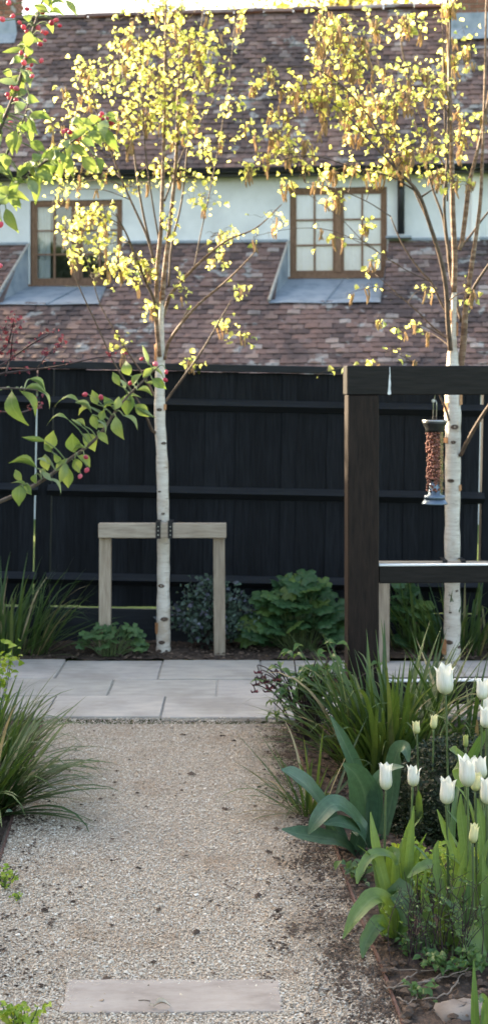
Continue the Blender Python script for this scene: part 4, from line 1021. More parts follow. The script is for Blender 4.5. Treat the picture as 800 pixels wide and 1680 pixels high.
birch('white barked birch seen behind the dark garden frame beside the bird feeder', (740, 1092), 8.33,
      [(740, 1100, 30), (740, 1080, 28), (741, 1030, 27), (741, 950, 26), (741, 860, 25), (742, 760, 25), (742, 690, 26), (742, 640, 26), (742, 600, 22), (742, 565, 13), (743, 530, 10), (744, 490, 9), (745, 462, 7), (745, 440, 4)],
      [(K, (744, 480, 9.5, 0), (745, 430, 9, 0), (744, 395, 9, 0), (742, 350, 9, 0), (741, 300, 8, 0), (739, 220, 7, 0), (736, 120, 6, 0), (733, 0, 4, 0), (731, -70, 2, 0)),
       (T, (738, 575, 8, -.05), (734, 530, 8, -.09), (731, 475, 7.5, -.12), (722, 425, 7, -.16), (703, 365, 6.5, -.2), (684, 315, 6, -.24), (650, 278, 4.5, -.28), (610, 235, 3, -.32), (570, 190, 2, -.35)),
       (T, (756, 528, 5, .0), (746, 490, 5, .04), (738, 450, 5, .06), (732, 400, 4.5, .08), (725, 355, 4, .1), (709, 310, 3.5, .13), (690, 240, 2.6, .16), (670, 150, 2, .2), (655, 60, 1.2, .2)),
       (K, (752, 615, 12, .0), (758, 575, 11, -.01), (761, 535, 10, -.02), (764, 495, 9, -.03), (772, 440, 8, -.05), (781, 380, 6.5, -.06), (787, 330, 6, -.07), (790, 270, 5, -.08), (794, 150, 4, -.1), (797, -20, 2.5, -.1)),
       (K, (752, 410, 7, -.02), (757, 395, 7.5, -.03), (763, 350, 8, -.04), (769, 300, 7, -.05), (778, 265, 6, -.06), (790, 215, 5, -.08), (803, 140, 3.5, -.1), (812, 20, 2, -.1)),
       (T, (738, 525, 4, .03), (722, 495, 4, .05), (706, 462, 3.8, .07), (690, 445, 3.2, .09), (668, 415, 2.8, .1), (652, 385, 2.4, .12), (640, 355, 1.6, .14)),
       (T, (750, 570, 4, .05), (733, 555, 3.4, .07), (708, 535, 3, .1), (685, 512, 2.4, .12), (655, 485, 1.8, .15), (615, 450, 1.2, .2)),
       (T, (768, 488, 5, -.05), (782, 462, 5, -.1), (800, 435, 4, -.15), (830, 390, 3, -.2)),
       (T, (758, 402, 4, .0), (772, 385, 4, .04), (790, 360, 3.5, .07), (815, 330, 2.5, .1)),
       (T, (754, 748, 7, -.03), (765, 725, 7, -.08), (785, 690, 6.5, -.15), (808, 655, 5.5, -.22), (850, 590, 4, -.3)),
       (T, (736, 690, 4, -.1), (730, 670, 4, -.12), (722, 652, 3, -.14), (715, 630, 2, -.16)),
       (T, (737, 430, 4.5, -.08), (728, 340, 4.5, -.1), (733, 260, 4.5, -.12), (736, 130, 4, -.12), (738, -10, 3, -.12)),
       (T, (733, 330, 3, .1), (730, 240, 3, .12), (727, 120, 2.6, .12), (724, -10, 2, .12)),
       (T, (684, 315, 3, -.24), (640, 290, 2.4, -.26), (580, 275, 2, -.3), (510, 255, 1.6, -.35), (440, 268, 1.2, -.38), (400, 275, .9, -.4)),
       (T, (650, 278, 3, -.28), (610, 200, 2.4, -.3), (560, 140, 2, -.33), (500, 110, 1.4, -.36), (430, 120, 1, -.38)),
       (T, (700, 360, 3, .1), (670, 290, 2.6, .15), (640, 180, 2.2, .2), (610, 60, 1.6, .22), (595, -10, 1, .22)),
       (T, (745, 300, 3, .1), (700, 220, 2.4, .16), (668, 120, 2, .2), (650, 20, 1.4, .2)),
       (T, (640, 355, 2, .14), (600, 330, 1.6, .1), (550, 310, 1.3, .05), (500, 300, 1, 0)),
       (T, (706, 462, 2, .07), (660, 440, 1.6, .03), (600, 400, 1.4, -.02), (560, 360, 1.1, -.05), (520, 330, .9, -.05))],
      [(440, 135, 26, 30, 20), (445, 235, 36, 36, 42), (418, 285, 20, 18, 16), (488, 250, 34, 36, 42), (505, 165, 52, 30, 66), (560, 150, 58, 50, 105), (600, 205, 50, 52, 90), (640, 55, 55, 40, 55), (560, 40, 46, 30, 55), (515, 95, 25, 25, 24),
       (695, 125, 55, 55, 75), (762, 95, 38, 65, 60), (772, 205, 28, 55, 45), (684, 230, 46, 46, 66), (622, 262, 46, 36, 60), (530, 292, 38, 20, 26), (468, 315, 28, 20, 14), (705, 290, 40, 16, 20), (752, 290, 26, 20, 20), (545, 335, 34, 16, 14), (606, 372, 18, 22, 12),
       (612, 438, 10, 10, 7), (690, 485, 14, 14, 6), (552, 604, 12, 6, 7), (575, 100, 40, 30, 55), (640, 150, 40, 40, 50), (740, 20, 40, 25, 26), (520, 30, 40, 25, 22), (400, 190, 20, 30, 14), (548, 400, 10, 10, 6), (660, 560, 14, 30, 7), (620, 540, 14, 20, 5), (585, 470, 20, 20, 5), (640, 580, 12, 16, 6), (780, 480, 20, 40, 6), (415, 400, 14, 30, 5)],
      [(743, 700, 15), (737, 788, 11), (747, 968, 6), (735, 975, 5), (736, 1003, 5), (734, 1052, 14), (752, 1060, 9), (741, 725, 10)],
      [(733, 668, 4, 16), (735, 560, 4, 30), (753, 655, 4, 20), (729, 1060, 4, 26), (756, 800, 3, 10), (731, 722, 4, 10), (752, 540, 4, 24), (733, 520, 3, 26)], 21, 47)

# ================================================================== CRAB APPLE AT THE LEFT
AP_G = [leaf_geo([.06, .55, .9, 1.0, .92, .66, .32, .03], fold=f, curl=c, wave=.015, seed=i) for i, (f, c) in enumerate(((.12, .16), (.28, .1), (.06, .3), (.2, -.1)))]
AP_M = [geo_mesh(g, 'apple_leaf', 'apple_leaf', k=3) for g in AP_G]
AP_P = [geo_mesh(g, 'apple_leaf_pale', 'apple_leaf_pale', k=3) for g in AP_G]
def bud_mesh():
    b = MB(); b.lathe([(0, 0), (.3, .08), (.48, .35), (.45, .65), (.25, .92), (0, 1)], 8); return b.mesh('bud', 'bud', True)
def crab_apple():
    r = random.Random(17); Y = 3.3
    base = Vector((-1.15, 3.45, 0.02))
    t = thing('crab_apple_tree', 'crab apple branches with green leaves and pink buds reaching in from the left', 'tree', base)
    Q = lambda px, py, dy=0: P(px, py, Y + dy) - base
    b = MB(); tp = smooth_path([(0, 0, -.1), (.01, 0, .5), (.03, -.02, 1.1), (.05, -.05, 1.7), (.08, -.08, 2.3), (.2, -.1, 2.9)], 4); b.tube(tp, lerp_list([.06, .05, .042, .03, .015], len(tp)), 10); b.obj('trunk', 'branch', t, True)
    BR = []
    def branch(rows, start=None):
        q = ([Vector(start)] if start else []) + [Q(px, py, dy) for px, py, w, dy in rows]
        ws = ([.012] if start else []) + [w / 2 * Y / F for _, _, w, _ in rows]
        pts = smooth_path(q, 4); b = MB(); b.tube(pts, lerp_list(ws, len(pts)), 7); b.obj('branch', 'branch', t, True); BR.append(pts); return pts
    low = branch([(-60, 845, 9, .05), (0, 823, 7, 0), (50, 800, 6.5, 0), (85, 778, 6, 0), (110, 757, 6, 0), (140, 735, 5.5, 0), (165, 712, 5, 0), (185, 682, 4.5, 0), (205, 655, 4, 0), (228, 632, 3.4, 0), (248, 612, 2.8, 0), (262, 600, 2, 0)], (.03, -.02, 1.1))
    up = branch([(-40, 300, 9, .05), (0, 212, 7, 0), (14, 180, 6.5, 0), (32, 135, 6, 0), (52, 60, 5, 0), (70, 2, 4, 0), (85, -40, 3, 0)], (.05, -.05, 1.7))
    mid = branch([(-60, 390, 8, .05), (-10, 345, 6, .02), (20, 310, 5, 0), (45, 290, 4.5, 0), (68, 270, 4.5, 0), (90, 255, 4, 0), (118, 234, 3.2, 0), (150, 208, 2.5, 0), (172, 195, 2, 0)], (.045, -.04, 1.6))
    sh = branch([(-40, 380, 6, .1), (-5, 280, 5, .1), (8, 258, 4, .08), (25, 230, 3.5, .06), (38, 200, 2.6, .05), (50, 160, 2, .05)], (.05, -.05, 1.7))
    stub = branch([(-60, 660, 5, -.1), (-20, 640, 4, -.1), (10, 637, 3.2, -.1), (40, 638, 2.6, -.1), (62, 640, 2, -.1)], (.035, -.03, 1.25))
    allp = [p for br in BR for p in br]
    stems = MB()
    def leaf(bx, by, tx, ty, w, dy=None, face=None, pale=False, v=None):
        dy = r.uniform(-.04, .04) if dy is None else dy
        p0 = Q(bx, by, dy); p1 = Q(tx, ty, dy + r.uniform(-.012, .012))
        nrm = face or (r.uniform(-.5, .5), -1, r.uniform(.1, .9))
        v = r.randrange(4) if v is None else v
        link('leaf', (AP_P if pale else AP_M)[v], t, frame(p0, p1, nrm, w * (Y + dy) / F))
        a = min(allp, key=lambda q: (q - p0).length)
        if (a - p0).length < .12:
            m = a.lerp(p0, .5) + Vector((0, 0, .006)); pp = smooth_path([a, m, p0], 3); stems.tube(pp, [.0016] * len(pp), 5, False)
    up_n = (0, -.35, 1)
    for row in ((134, 664, 89, 658, 14, up_n), (114, 690, 76, 690, 13, up_n), (75, 724, 36, 720, 13, up_n), (80, 738, 88, 706, 22, None), (60, 768, 15, 757, 12, up_n), (36, 790, 25, 770, 13, None), (34, 796, 31, 830, 24, (0, -1, .3)),
                (121, 742, 119, 710, 25, (0, -1, .5)), (137, 712, 158, 740, 24, None), (190, 683, 201, 722, 20, None), (203, 682, 228, 703, 16, up_n), (212, 645, 208, 684, 24, (0, -1, .2)), (222, 664, 245, 684, 20, None), (225, 640, 251, 648, 12, up_n),
                (250, 622, 273, 638, 17, None), (213, 616, 205, 592, 19, None), (197, 633, 185, 610, 13, None), (108, 760, 98, 793, 15, None), (113, 768, 112, 801, 20, (0, -1, .2)), (123, 752, 129, 776, 19, None), (127, 748, 149, 767, 17, None), (60, 777, 58, 796, 13, None),
                (66, 772, 78, 778, 10, None), (74, 746, 78, 773, 18, None), (150, 668, 128, 680, 16, up_n), (152, 680, 160, 705, 16, None), (160, 664, 152, 640, 16, None), (170, 672, 190, 660, 14, up_n), (182, 666, 170, 650, 12, None), (175, 700, 150, 700, 14, up_n), (188, 672, 196, 650, 14, None),
                (140, 700, 120, 690, 14, up_n), (160, 710, 178, 728, 14, None), (140, 735, 118, 738, 12, up_n), (100, 762, 88, 745, 12, None), (92, 772, 112, 752, 13, None), (45, 800, 20, 790, 10, up_n), (40, 795, 52, 812, 13, None), (218, 632, 232, 612, 14, None), (235, 620, 252, 602, 12, None), (240, 628, 262, 630, 10, up_n), (205, 655, 232, 650, 10, up_n), (165, 690, 172, 672, 14, None),
                (20, 641, 40, 699, 27, (-.5, -1, .2)), (34, 642, 62, 682, 22, (.8, -.6, .6)), (86, 742, 72, 728, 10, None)):
        leaf(*row[:5], face=row[5])
    for row in ((78, 786, 104, 807, 9), (243, 598, 232, 566, 7), (40, 640, 80, 646, 8), (60, 640, 86, 668, 8), (48, 622, 76, 640, 10), (160, 690, 176, 712, 7), (222, 668, 255, 688, 7), (124, 660, 152, 676, 7), (135, 700, 116, 688, 7), (245, 606, 266, 614, 7), (78, 760, 60, 752, 9), (70, 775, 84, 790, 12), (205, 640, 196, 620, 8), (4, 640, -20, 648, 9)):
        leaf(*row, face=(r.uniform(-.3, .3), -.5, 1), pale=True)
    # upper mass: traced leaves, then leaves along the branches
    for row in ((80, 22, 105, 24, 15), (82, 8, 112, 6, 13), (108, 0, 126, 28, 14), (75, 40, 88, 55, 13), (70, 262, 76, 287, 20), (108, 254, 120, 290, 17), (135, 258, 160, 284, 22), (158, 258, 166, 285, 14), (172, 210, 194, 250, 18), (55, 185, 86, 198, 16), (50, 232, 76, 250, 18), (28, 214, 20, 255, 21), (10, 342, 30, 382, 19), (46, 290, 60, 336, 20), (120, 240, 146, 256, 16), (118, 196, 138, 206, 15), (132, 212, 150, 222, 16), (40, 268, 72, 290, 18), (3, 300, -12, 330, 20), (5, 118, 22, 124, 15), (45, 150, 28, 160, 18), (30, 75, 52, 82, 14)):
        leaf(*row)
    for br, n, lo in ((up, 34, .2), (mid, 64, .12), (sh, 24, .2)):
        for i in range(n):
            p = br[int(len(br) * r.uniform(lo, .99))]; w = p + base
            px, py = w.x / w.y * F + CX, HY - (w.z - H) / w.y * F
            a = r.uniform(0, 6.28); ln = r.uniform(22, 36); bx, by = px + r.uniform(-9, 9), py + r.uniform(-9, 9)
            if br is up and px > 60 and r.random() < .6: continue
            leaf(bx, by, bx + ln * math.cos(a), by + ln * math.sin(a) * .8 + 5, r.uniform(13, 20), dy=r.uniform(-.09, .09), pale=r.random() < .28)
    BM = bud_mesh()
    buds = [(140, 647), (155, 648), (166, 652), (232, 589), (255, 597), (273, 610), (271, 623), (132, 781), (143, 771), (141, 750), (197, 625), (214, 628),
            (15, 5), (5, 32), (22, 26), (33, 37), (40, 45), (45, 52), (63, 45), (70, 52), (75, 54), (70, 20), (85, 38), (92, 33), (98, 42), (35, 87), (44, 90), (40, 103), (52, 107), (48, 115), (53, 125), (68, 100), (74, 66), (66, 72), (15, 133), (20, 143), (28, 145), (13, 155), (16, 160), (27, 164), (10, 190), (18, 202), (45, 15),
            (165, 190), (170, 196), (175, 194), (182, 202), (110, 214), (115, 217), (131, 225), (126, 228), (104, 216), (2, 368), (0, 436), (168, 186)]
    for px, py in buds:
        dy = r.uniform(-.05, .03); s = r.uniform(6.5, 10) * (Y + dy) / F; p = Q(px, py, dy); a = min(allp, key=lambda q: (q - p).length)
        d = (p - a).normalized() * .4 + Vector((r.uniform(-.6, .6), r.uniform(-.5, .2), r.uniform(-.6, .7))); d.normalize()
        m = Matrix.Translation(p - d * s * .5) @ d.to_track_quat('Z', 'Y').to_matrix().to_4x4() @ Matrix.Diagonal((s * .95, s * .95, s * 1.15, 1))
        link('bud', BM, t, m)
        if (a - p).length < .16: pp = smooth_path([a, a.lerp(p, .5) + Vector((0, 0, .008)), p - d * s * .4], 3); stems.tube(pp, [.0011] * len(pp), 4, False)
    stems.obj('leaf_stalks', 'shoot', t, True, kind='stuff')
crab_apple()

# ================================================================== PLANT HELPERS
BL = {}
def blades(key, mat, specs):
    if key not in BL: BL[key] = [geo_mesh(blade_geo(**s), 'leaf', mat, k=3) for s in specs]
    return BL[key]
IRIS = [dict(droop=d, lean=l, w=w, power=p, twist=tw) for d, l, w, p, tw in ((.3, .05, .028, 1.6, .3), (.6, .1, .026, 1.8, -.4), (1.1, .15, .026, 2.0, .5), (1.7, .2, .025, 2.2, -.3), (.15, .25, .03, 1.2, .2), (2.2, .25, .024, 2.4, .4), (.9, .5, .026, 1.5, -.2), (.5, .75, .027, 1.6, .3))]
def clump(label, loc, n, hmin, hmax, spread, group=None, seed=1, wid=1.0, tilt=(0, .5), mat='iris', dry=.04, ax=1.0, bias=None, name='strap_leaf_clump', cat='grass clump'):
    r = random.Random(seed); me = blades(mat, mat, IRIS); md = blades('iris_dry', 'iris_dry', IRIS)
    t = thing(name, label, cat, loc, group=group)
    for i in range(n):
        a = r.uniform(0, 6.283) if bias is None or r.random() > .5 else r.gauss(bias, .7)
        rr = spread * math.sqrt(r.random()); h = r.uniform(hmin, hmax); ti = r.uniform(*tilt) * (.3 + .7 * rr / max(spread, 1e-6))
        p = (rr * math.cos(a) * ax, rr * math.sin(a) * .8, -.01); d = r.random() < dry
        link('leaf', r.choice(md if d else me), t, rotz_scale(p, a + r.uniform(-.6, .6), h, ti, wid * r.uniform(.75, 1.25)))
    return t
def lobed_geo(lobes=5, depth=.35, seed=0, teeth=.05, cup=.12):
    r = random.Random(seed); n = lobes * 6; v = [(0, .42, 0)]; ring = []
    for i in range(n):
        a = 2 * math.pi * i / n; lob = abs(math.cos(a * lobes / 2.0)) ** .7
        rad = .5 * (1 - depth * (1 - lob)) * (1 + teeth * (1 if i % 2 else -1)) * r.uniform(.95, 1.05)
        if abs(a - math.pi) < .35: rad *= .35 + abs(a - math.pi)
        x, y = rad * math.sin(a), .42 + rad * math.cos(a)
        v.append((x * .55, .42 + (y - .42) * .55, cup * .35 + .03 * lob)); ring.append((x, y, cup * .9 - .10 * (1 - lob) + r.uniform(-.03, .03) - .25 * rad * rad * 2))
    v += ring; f = []
    for i in range(n):
        j = (i + 1) % n; f += [(0, 1 + j, 1 + i), (1 + i, 1 + j, 1 + n + j, 1 + n + i)]
    return v, f
def leafy(label, name, cat, loc, heads, mat, geos, seed=1, size=(.06, .09), stalk='tulip_stem', group=None, upn=(0, -.5, 1), flat=.5):
    """plant of stalked leaves: heads are leaf positions in the plant's own space"""
    r = random.Random(seed); t = thing(name, label, cat, loc, group=group); me = [geo_mesh(g, 'leaf', mat) for g in geos]; st = MB()
    for h in heads:
        h = Vector(h); s = r.uniform(*size); b0 = Vector((h.x * .25 + r.uniform(-.02, .02), h.y * .25, 0))
        d = Vector((h.x - b0.x + r.uniform(-.06, .06), h.y - b0.y - .05 + r.uniform(-.06, .06), r.uniform(-.05, .03))); d = d.normalized() if d.length > 1e-3 else Vector((0, -1, 0))
        p0 = h - d * s * .5
        link('leaf', r.choice(me), t, frame(p0, p0 + d * s, (upn[0] + r.uniform(-flat, flat), upn[1] + r.uniform(-flat, flat), upn[2]), s))
        pp = smooth_path([b0, b0.lerp(p0, .6) + Vector((0, 0, h.z * .2)), p0], 3); st.tube(pp, lerp_list([.0028, .0016], len(pp)), 5, False)
    st.obj('stalk', stalk, t, True)
    return t
def dome_heads(r, n, rx, ry, h, fill=.5):
    out = []
    for _ in range(n):
        a = r.uniform(0, 6.283); u = r.random() ** .6; k = r.uniform(fill, 1)
        z = h * math.sqrt(max(0, 1 - u * u)) * k
        out.append((rx * u * math.cos(a), ry * u * math.sin(a), max(.03, z)))
    return out
def cloud(name, mat, parent, pts, geo, size, seed=1, kind='stuff', updir=.4):
    r = random.Random(seed); b = MB()
    for p in pts:
        p = Vector(p); s = r.uniform(*size); d = Vector((r.uniform(-1, 1), r.uniform(-1, 1), r.uniform(-.6, 1))).normalized()
        b.merge(geo[0], geo[1], frame(p, p + d * s, (r.uniform(-.7, .7), r.uniform(-1, .4), r.uniform(updir - .6, 1)), s * r.uniform(.45, .7)))
    return b.obj(name, mat, parent, True, kind=kind)
SMALL = leaf_geo([.1, .85, 1, .05], fold=.15, curl=.15)

# ================================================================== BACK BED AND LEFT SIDE
g0 = G(10, 1082); clump('tall green strap leaf clump against the fence at the left edge', (g0.x - .02, 8.45, .03), 230, .35, .66, .24, 'strap leaf clumps', 5, 1.2, (0, .55), ax=1.2)
g0 = G(745, 1090); clump('lush green strap leaf clump behind the birch inside the dark frame', (1.32, 8.62, .03), 220, .36, .64, .32, 'strap leaf clumps', 6, 1.25, (0, .7), ax=1.5)
r_ = random.Random(12)
leafy('columbine with lobed green leaves growing at the foot of the left stake', 'columbine_plant', 'plant', (P(182, 0, 8.42).x, 8.40, .035), dome_heads(r_, 64, .23, .14, .22, .5), 'fern_leaf', [lobed_geo(3, .55, k, .06) for k in range(3)], 3, (.05, .085))
leafy('broad lobed leaf plant filling the bed between the stake and the frame post', 'broad_leaf_plant', 'plant', (P(492, 0, 8.55).x, 8.55, .035), dome_heads(r_, 120, .36, .18, .47, .3), 'dark_leaf', [lobed_geo(5, .38, k, .05) for k in range(4)], 4, (.11, .17), upn=(0, -.75, 1))
leafy('broad leaf plant with rounded leaves seen through the frame left of the birch', 'broad_leaf_plant', 'plant', (P(668, 0, 8.6).x, 8.66, .035), dome_heads(r_, 34, .17, .12, .47, .5), 'dark_leaf', [lobed_geo(5, .2, k + 9, .03) for k in range(3)], 5, (.10, .15), upn=(0, -.8, 1))
def smoky_bush():
    r = random.Random(13); t = thing('blue_grey_shrub', 'loose blue grey small leaved shrub beside the birch trunk', 'shrub', (P(345, 0, 8.6).x, 8.62, .03))
    st = MB(); pts = []
    for i in range(80):
        a = r.uniform(0, 6.283); u = r.random() ** .6; e = Vector((.29 * u * math.cos(a), .15 * u * math.sin(a), .44 * math.sqrt(1 - u * u * .8) * r.uniform(.55, 1)))
        if r.random() < .3: e.x += .06
        p = smooth_path([(e.x * .15, e.y * .15, 0), (e.x * .5, e.y * .5, e.z * .6), e], 4); st.tube(p, lerp_list([.003, .0012], len(p)), 4, False)
        for q in range(34): c = p[r.randrange(len(p) // 3, len(p))]; pts.append((c.x + r.gauss(0, .026), c.y + r.gauss(0, .02), c.z + r.gauss(0, .022)))
    st.obj('stem', 'plum_twig', t, True); cloud('leaves', 'smoke_leaf', t, pts, SMALL, (.022, .045), 3)
smoky_bush()
def purple_shrub():
    r = random.Random(14); Y = 6.4; base = Vector((-1.62, Y, 0.02)); t = thing('purple_shrub', 'bare dark twigs with purple buds in front of the fence at the left edge', 'shrub', base)
    Q = lambda px, py, dy=0: P(px, py, Y + dy) - base
    b = MB(); pp = smooth_path([(0, 0, -.05), (.02, 0, .6), (.05, 0, 1.3), (.1, 0, 1.7)], 4); b.tube(pp, lerp_list([.03, .012], len(pp)), 8); b.obj('trunk', 'plum_twig', t, True)
    lp = MB()
    for rows, s in ((((-80, 640, 6), (-30, 622, 5), (10, 612, 4.5), (60, 606, 4), (110, 598, 3), (165, 586, 2), (208, 588, 1.2)), 1.5), (((-80, 645, 5), (-20, 590, 4), (10, 570, 3), (20, 540, 2), (24, 520, 1)), 1.5), (((-60, 630, 5), (0, 600, 3.5), (30, 580, 3), (60, 560, 2), (90, 545, 1.2)), 1.5), (((-60, 690, 4), (0, 676, 3.4), (30, 678, 3), (60, 668, 2), (70, 664, 1)), 1.35), (((10, 612, 3), (18, 585, 2.2), (22, 550, 1.6), (34, 528, 1)), None), (((-60, 600, 4), (-10, 570, 3), (5, 545, 2), (12, 530, 1)), 1.6), (((60, 606, 2), (80, 580, 1.6), (105, 562, 1)), None)):
        q = ([Vector((.06, 0, s))] if s else []) + [Q(px, py, r.uniform(-.1, .1)) for px, py, w in rows]; ws = ([.008] if s else []) + [w / 2 * Y / F for _, _, w in rows]
        p = smooth_path(q, 4); b = MB(); b.tube(p, lerp_list(ws, len(p)), 6); b.obj('branch', 'plum_twig', t, True)
        for _ in range(26):
            c = p[r.randrange(len(p) // 3, len(p))] + Vector((r.gauss(0, .012), r.gauss(0, .012), r.gauss(0.006, .012))); ln = r.uniform(.012, .03)
            d = Vector((r.uniform(-1, 1), r.uniform(-1, 1), r.uniform(-.5, 1))).normalized(); lp.merge(SMALL[0], SMALL[1], frame(c, c + d * ln, (r.uniform(-1, 1), -1, r.random()), ln * .6))
    lp.obj('leaves', 'plum_leaf', t, True, kind='stuff')
purple_shrub()
clump('arching strap leaf clump spilling over the left edge of the gravel path', (-1.04, 5.42, .02), 140, .34, .54, .12, 'strap leaf clumps', 8, 1.9, (.1, .95), dry=.02, bias=0.0, ax=1.0)
clump('green strap leaf clump beside the yellow green spurge at the left edge', (-1.12, 6.0, .02), 100, .34, .52, .12, 'strap leaf clumps', 9, 1.7, (.1, .8), bias=0.0)
def spurge(label, loc, n, rx, h, mat, size, seed, stems=14, name='spurge_plant', bare=.35):
    r = random.Random(seed); t = thing(name, label, 'plant', loc); st = MB(); pts = []; heads = []
    for i in range(stems):
        a = r.uniform(0, 6.283); u = r.random() ** .5; e = Vector((rx * u * math.cos(a), rx * .8 * u * math.sin(a), h * r.uniform(.6, 1)))
        p = smooth_path([(e.x * .3, e.y * .3, 0), (e.x * .75, e.y * .75, e.z * .55), e], 4); st.tube(p, lerp_list([.003, .0018], len(p)), 5, False)
        k = n // stems
        for q in range(k):
            c = p[int(len(p) * (bare + (1 - bare) * r.random() ** .6) - .01)]; pts.append((c.x + r.gauss(0, size[1] * .45), c.y + r.gauss(0, size[1] * .45), c.z + r.gauss(0, size[1] * .3)))
    st.obj('stem', 'tulip_stem', t, True)
    me = geo_mesh(SMALL, 'leaf', mat); pts.sort(key=lambda p: p[1]); r2 = random.Random(seed)
    for p in pts[:300]:
        p = Vector(p); s = r2.uniform(*size); d = Vector((r2.uniform(-1, 1), r2.uniform(-1, .5), r2.uniform(-.3, .8))).normalized(); link('leaf', me, t, frame(p, p + d * s, (r2.uniform(-.5, .5), -.6, 1), s * r2.uniform(.5, .7)))
    if len(pts) > 300: cloud('leaves', mat, t, pts[300:], SMALL, size, seed)
    return t
spurge('yellow green spurge at the left edge beside the paving', (-1.19, 6.5, .02), 380, .17, .44, 'lime', (.022, .045), 4)
spurge('low grey green tuft at the left edge under the strap leaves', (-.98, 5.1, .02), 180, .10, .15, 'blue_leaf', (.018, .04), 5, bare=.1)
spurge('small yellow green weed on the gravel at the left edge', (G(8, 1462).x, G(8, 1462).y, .01), 70, .045, .07, 'lime', (.010, .02), 6, 8, 'weed', .1)
spurge('tiny yellow green weed seedling on the gravel near the left edge', (G(32, 1480).x, G(32, 1480).y, .01), 22, .03, .02, 'lime', (.008, .015), 16, 5, 'weed', .1)
spurge('bright lime green plant at the bottom left corner of the gravel', (G(32, 1700).x, G(32, 1700).y, .01), 70, .055, .075, 'lime', (.018, .034), 7, 9, 'weed', .15)
clump('low loose grass tuft on the soil at the left edge of the path', (-.98, 5.75, .02), 26, .12, .22, .05, 'strap leaf clumps', 19, .6, (.3, 1.1), bias=0.0)

# ================================================================== RIGHT BED
clump('tall iris clump at the corner of the bed beside the frame post', (.60, 5.95, .02), 190, .38, .68, .17, 'iris clumps in the bed', 10, 1.5, (0, .55), dry=.02, name='iris_clump', cat='iris')
clump('iris clump growing in front of the low rail of the frame', (.66, 6.15, .02), 130, .38, .62, .20, 'iris clumps in the bed', 11, 1.5, (0, .55), dry=.02, name='iris_clump', cat='iris')
clump('iris clump with arching leaves right of the tall white tulip', (.95, 6.1, .02), 90, .42, .66, .15, 'iris clumps in the bed', 15, 1.5, (0, .8), dry=.05, bias=0.0, name='iris_clump', cat='iris')
clump('loose grassy clump spilling from the bed on to the gravel', (.27, 5.45, .02), 52, .26, .46, .09, 'iris clumps in the bed', 20, .95, (.3, 1.2), dry=.18, bias=math.pi, name='iris_clump', cat='iris')
def hellebore():
    r = random.Random(15); c = Vector((.27, 6.52, .02)); t = thing('hellebore', 'hellebore with nodding plum flowers standing beside the frame post', 'plant', c)
    Q = lambda px, py, dy=0: P(px, py, c.y + dy) - c
    me = [geo_mesh(leaf_geo([.05, .5, .9, 1, .75, .4, .04], .15, .2, .02, k), 'leaf', 'hell_leaf') for k in range(3)]; st = MB()
    for i in range(75):
        px, py = r.gauss(515, 34), r.gauss(1122, 22); dy = r.uniform(-.12, .12); p = Q(px, py, dy)
        pp = smooth_path([(p.x * .2 + .02, p.y * .2, 0), (p.x * .6, p.y * .6, p.z * .7), p], 3); st.tube(pp, [.0028] * len(pp), 5, False)
        for k in range(3):
            a = r.uniform(0, 6.283); L = r.uniform(.05, .085); d = Vector((math.cos(a), math.sin(a) * .7, r.uniform(-.5, .35))).normalized(); link('leaf', r.choice(me), t, frame(p, p + d * L, (r.uniform(-.3, .3), -.5, 1), L * r.uniform(.3, .45)))
    pet = geo_mesh(leaf_geo([.2, .8, 1, .8, .15], .1, .35), 'petal', 'petal_plum')
    for px, py, dy, s in ((424, 1100, -.05, .8), (420, 1120, -.04, .8), (418, 1132, -.06, .7), (436, 1115, -.02, 1), (446, 1124, .03, 1), (440, 1130, -.05, .9), (430, 1108, .0, .9), (455, 1112, -.05, .8), (510, 1110, -.1, 1), (547, 1113, -.12, 1), (520, 1098, .05, .9), (452, 1098, .04, .7), (486, 1150, -.05, .7)):
        p = Q(px, py, dy); pp = smooth_path([(.04, 0, .05), Vector((p.x * .6, p.y * .5, p.z * .9)), p + Vector((0, 0, .025)), p], 4); st.tube(pp, [.0026] * len(pp), 5, False)
        for k in range(5):
            a = k * 1.2566 + r.uniform(-.2, .2); L = .036 * s; d = Vector((math.cos(a), math.sin(a) - .15, -.35)).normalized(); link('petal', pet, t, frame(p, p + d * L, (0, -.3, -1), L * .85))
    st.obj('stem', 'plum_twig', t, True)
hellebore()
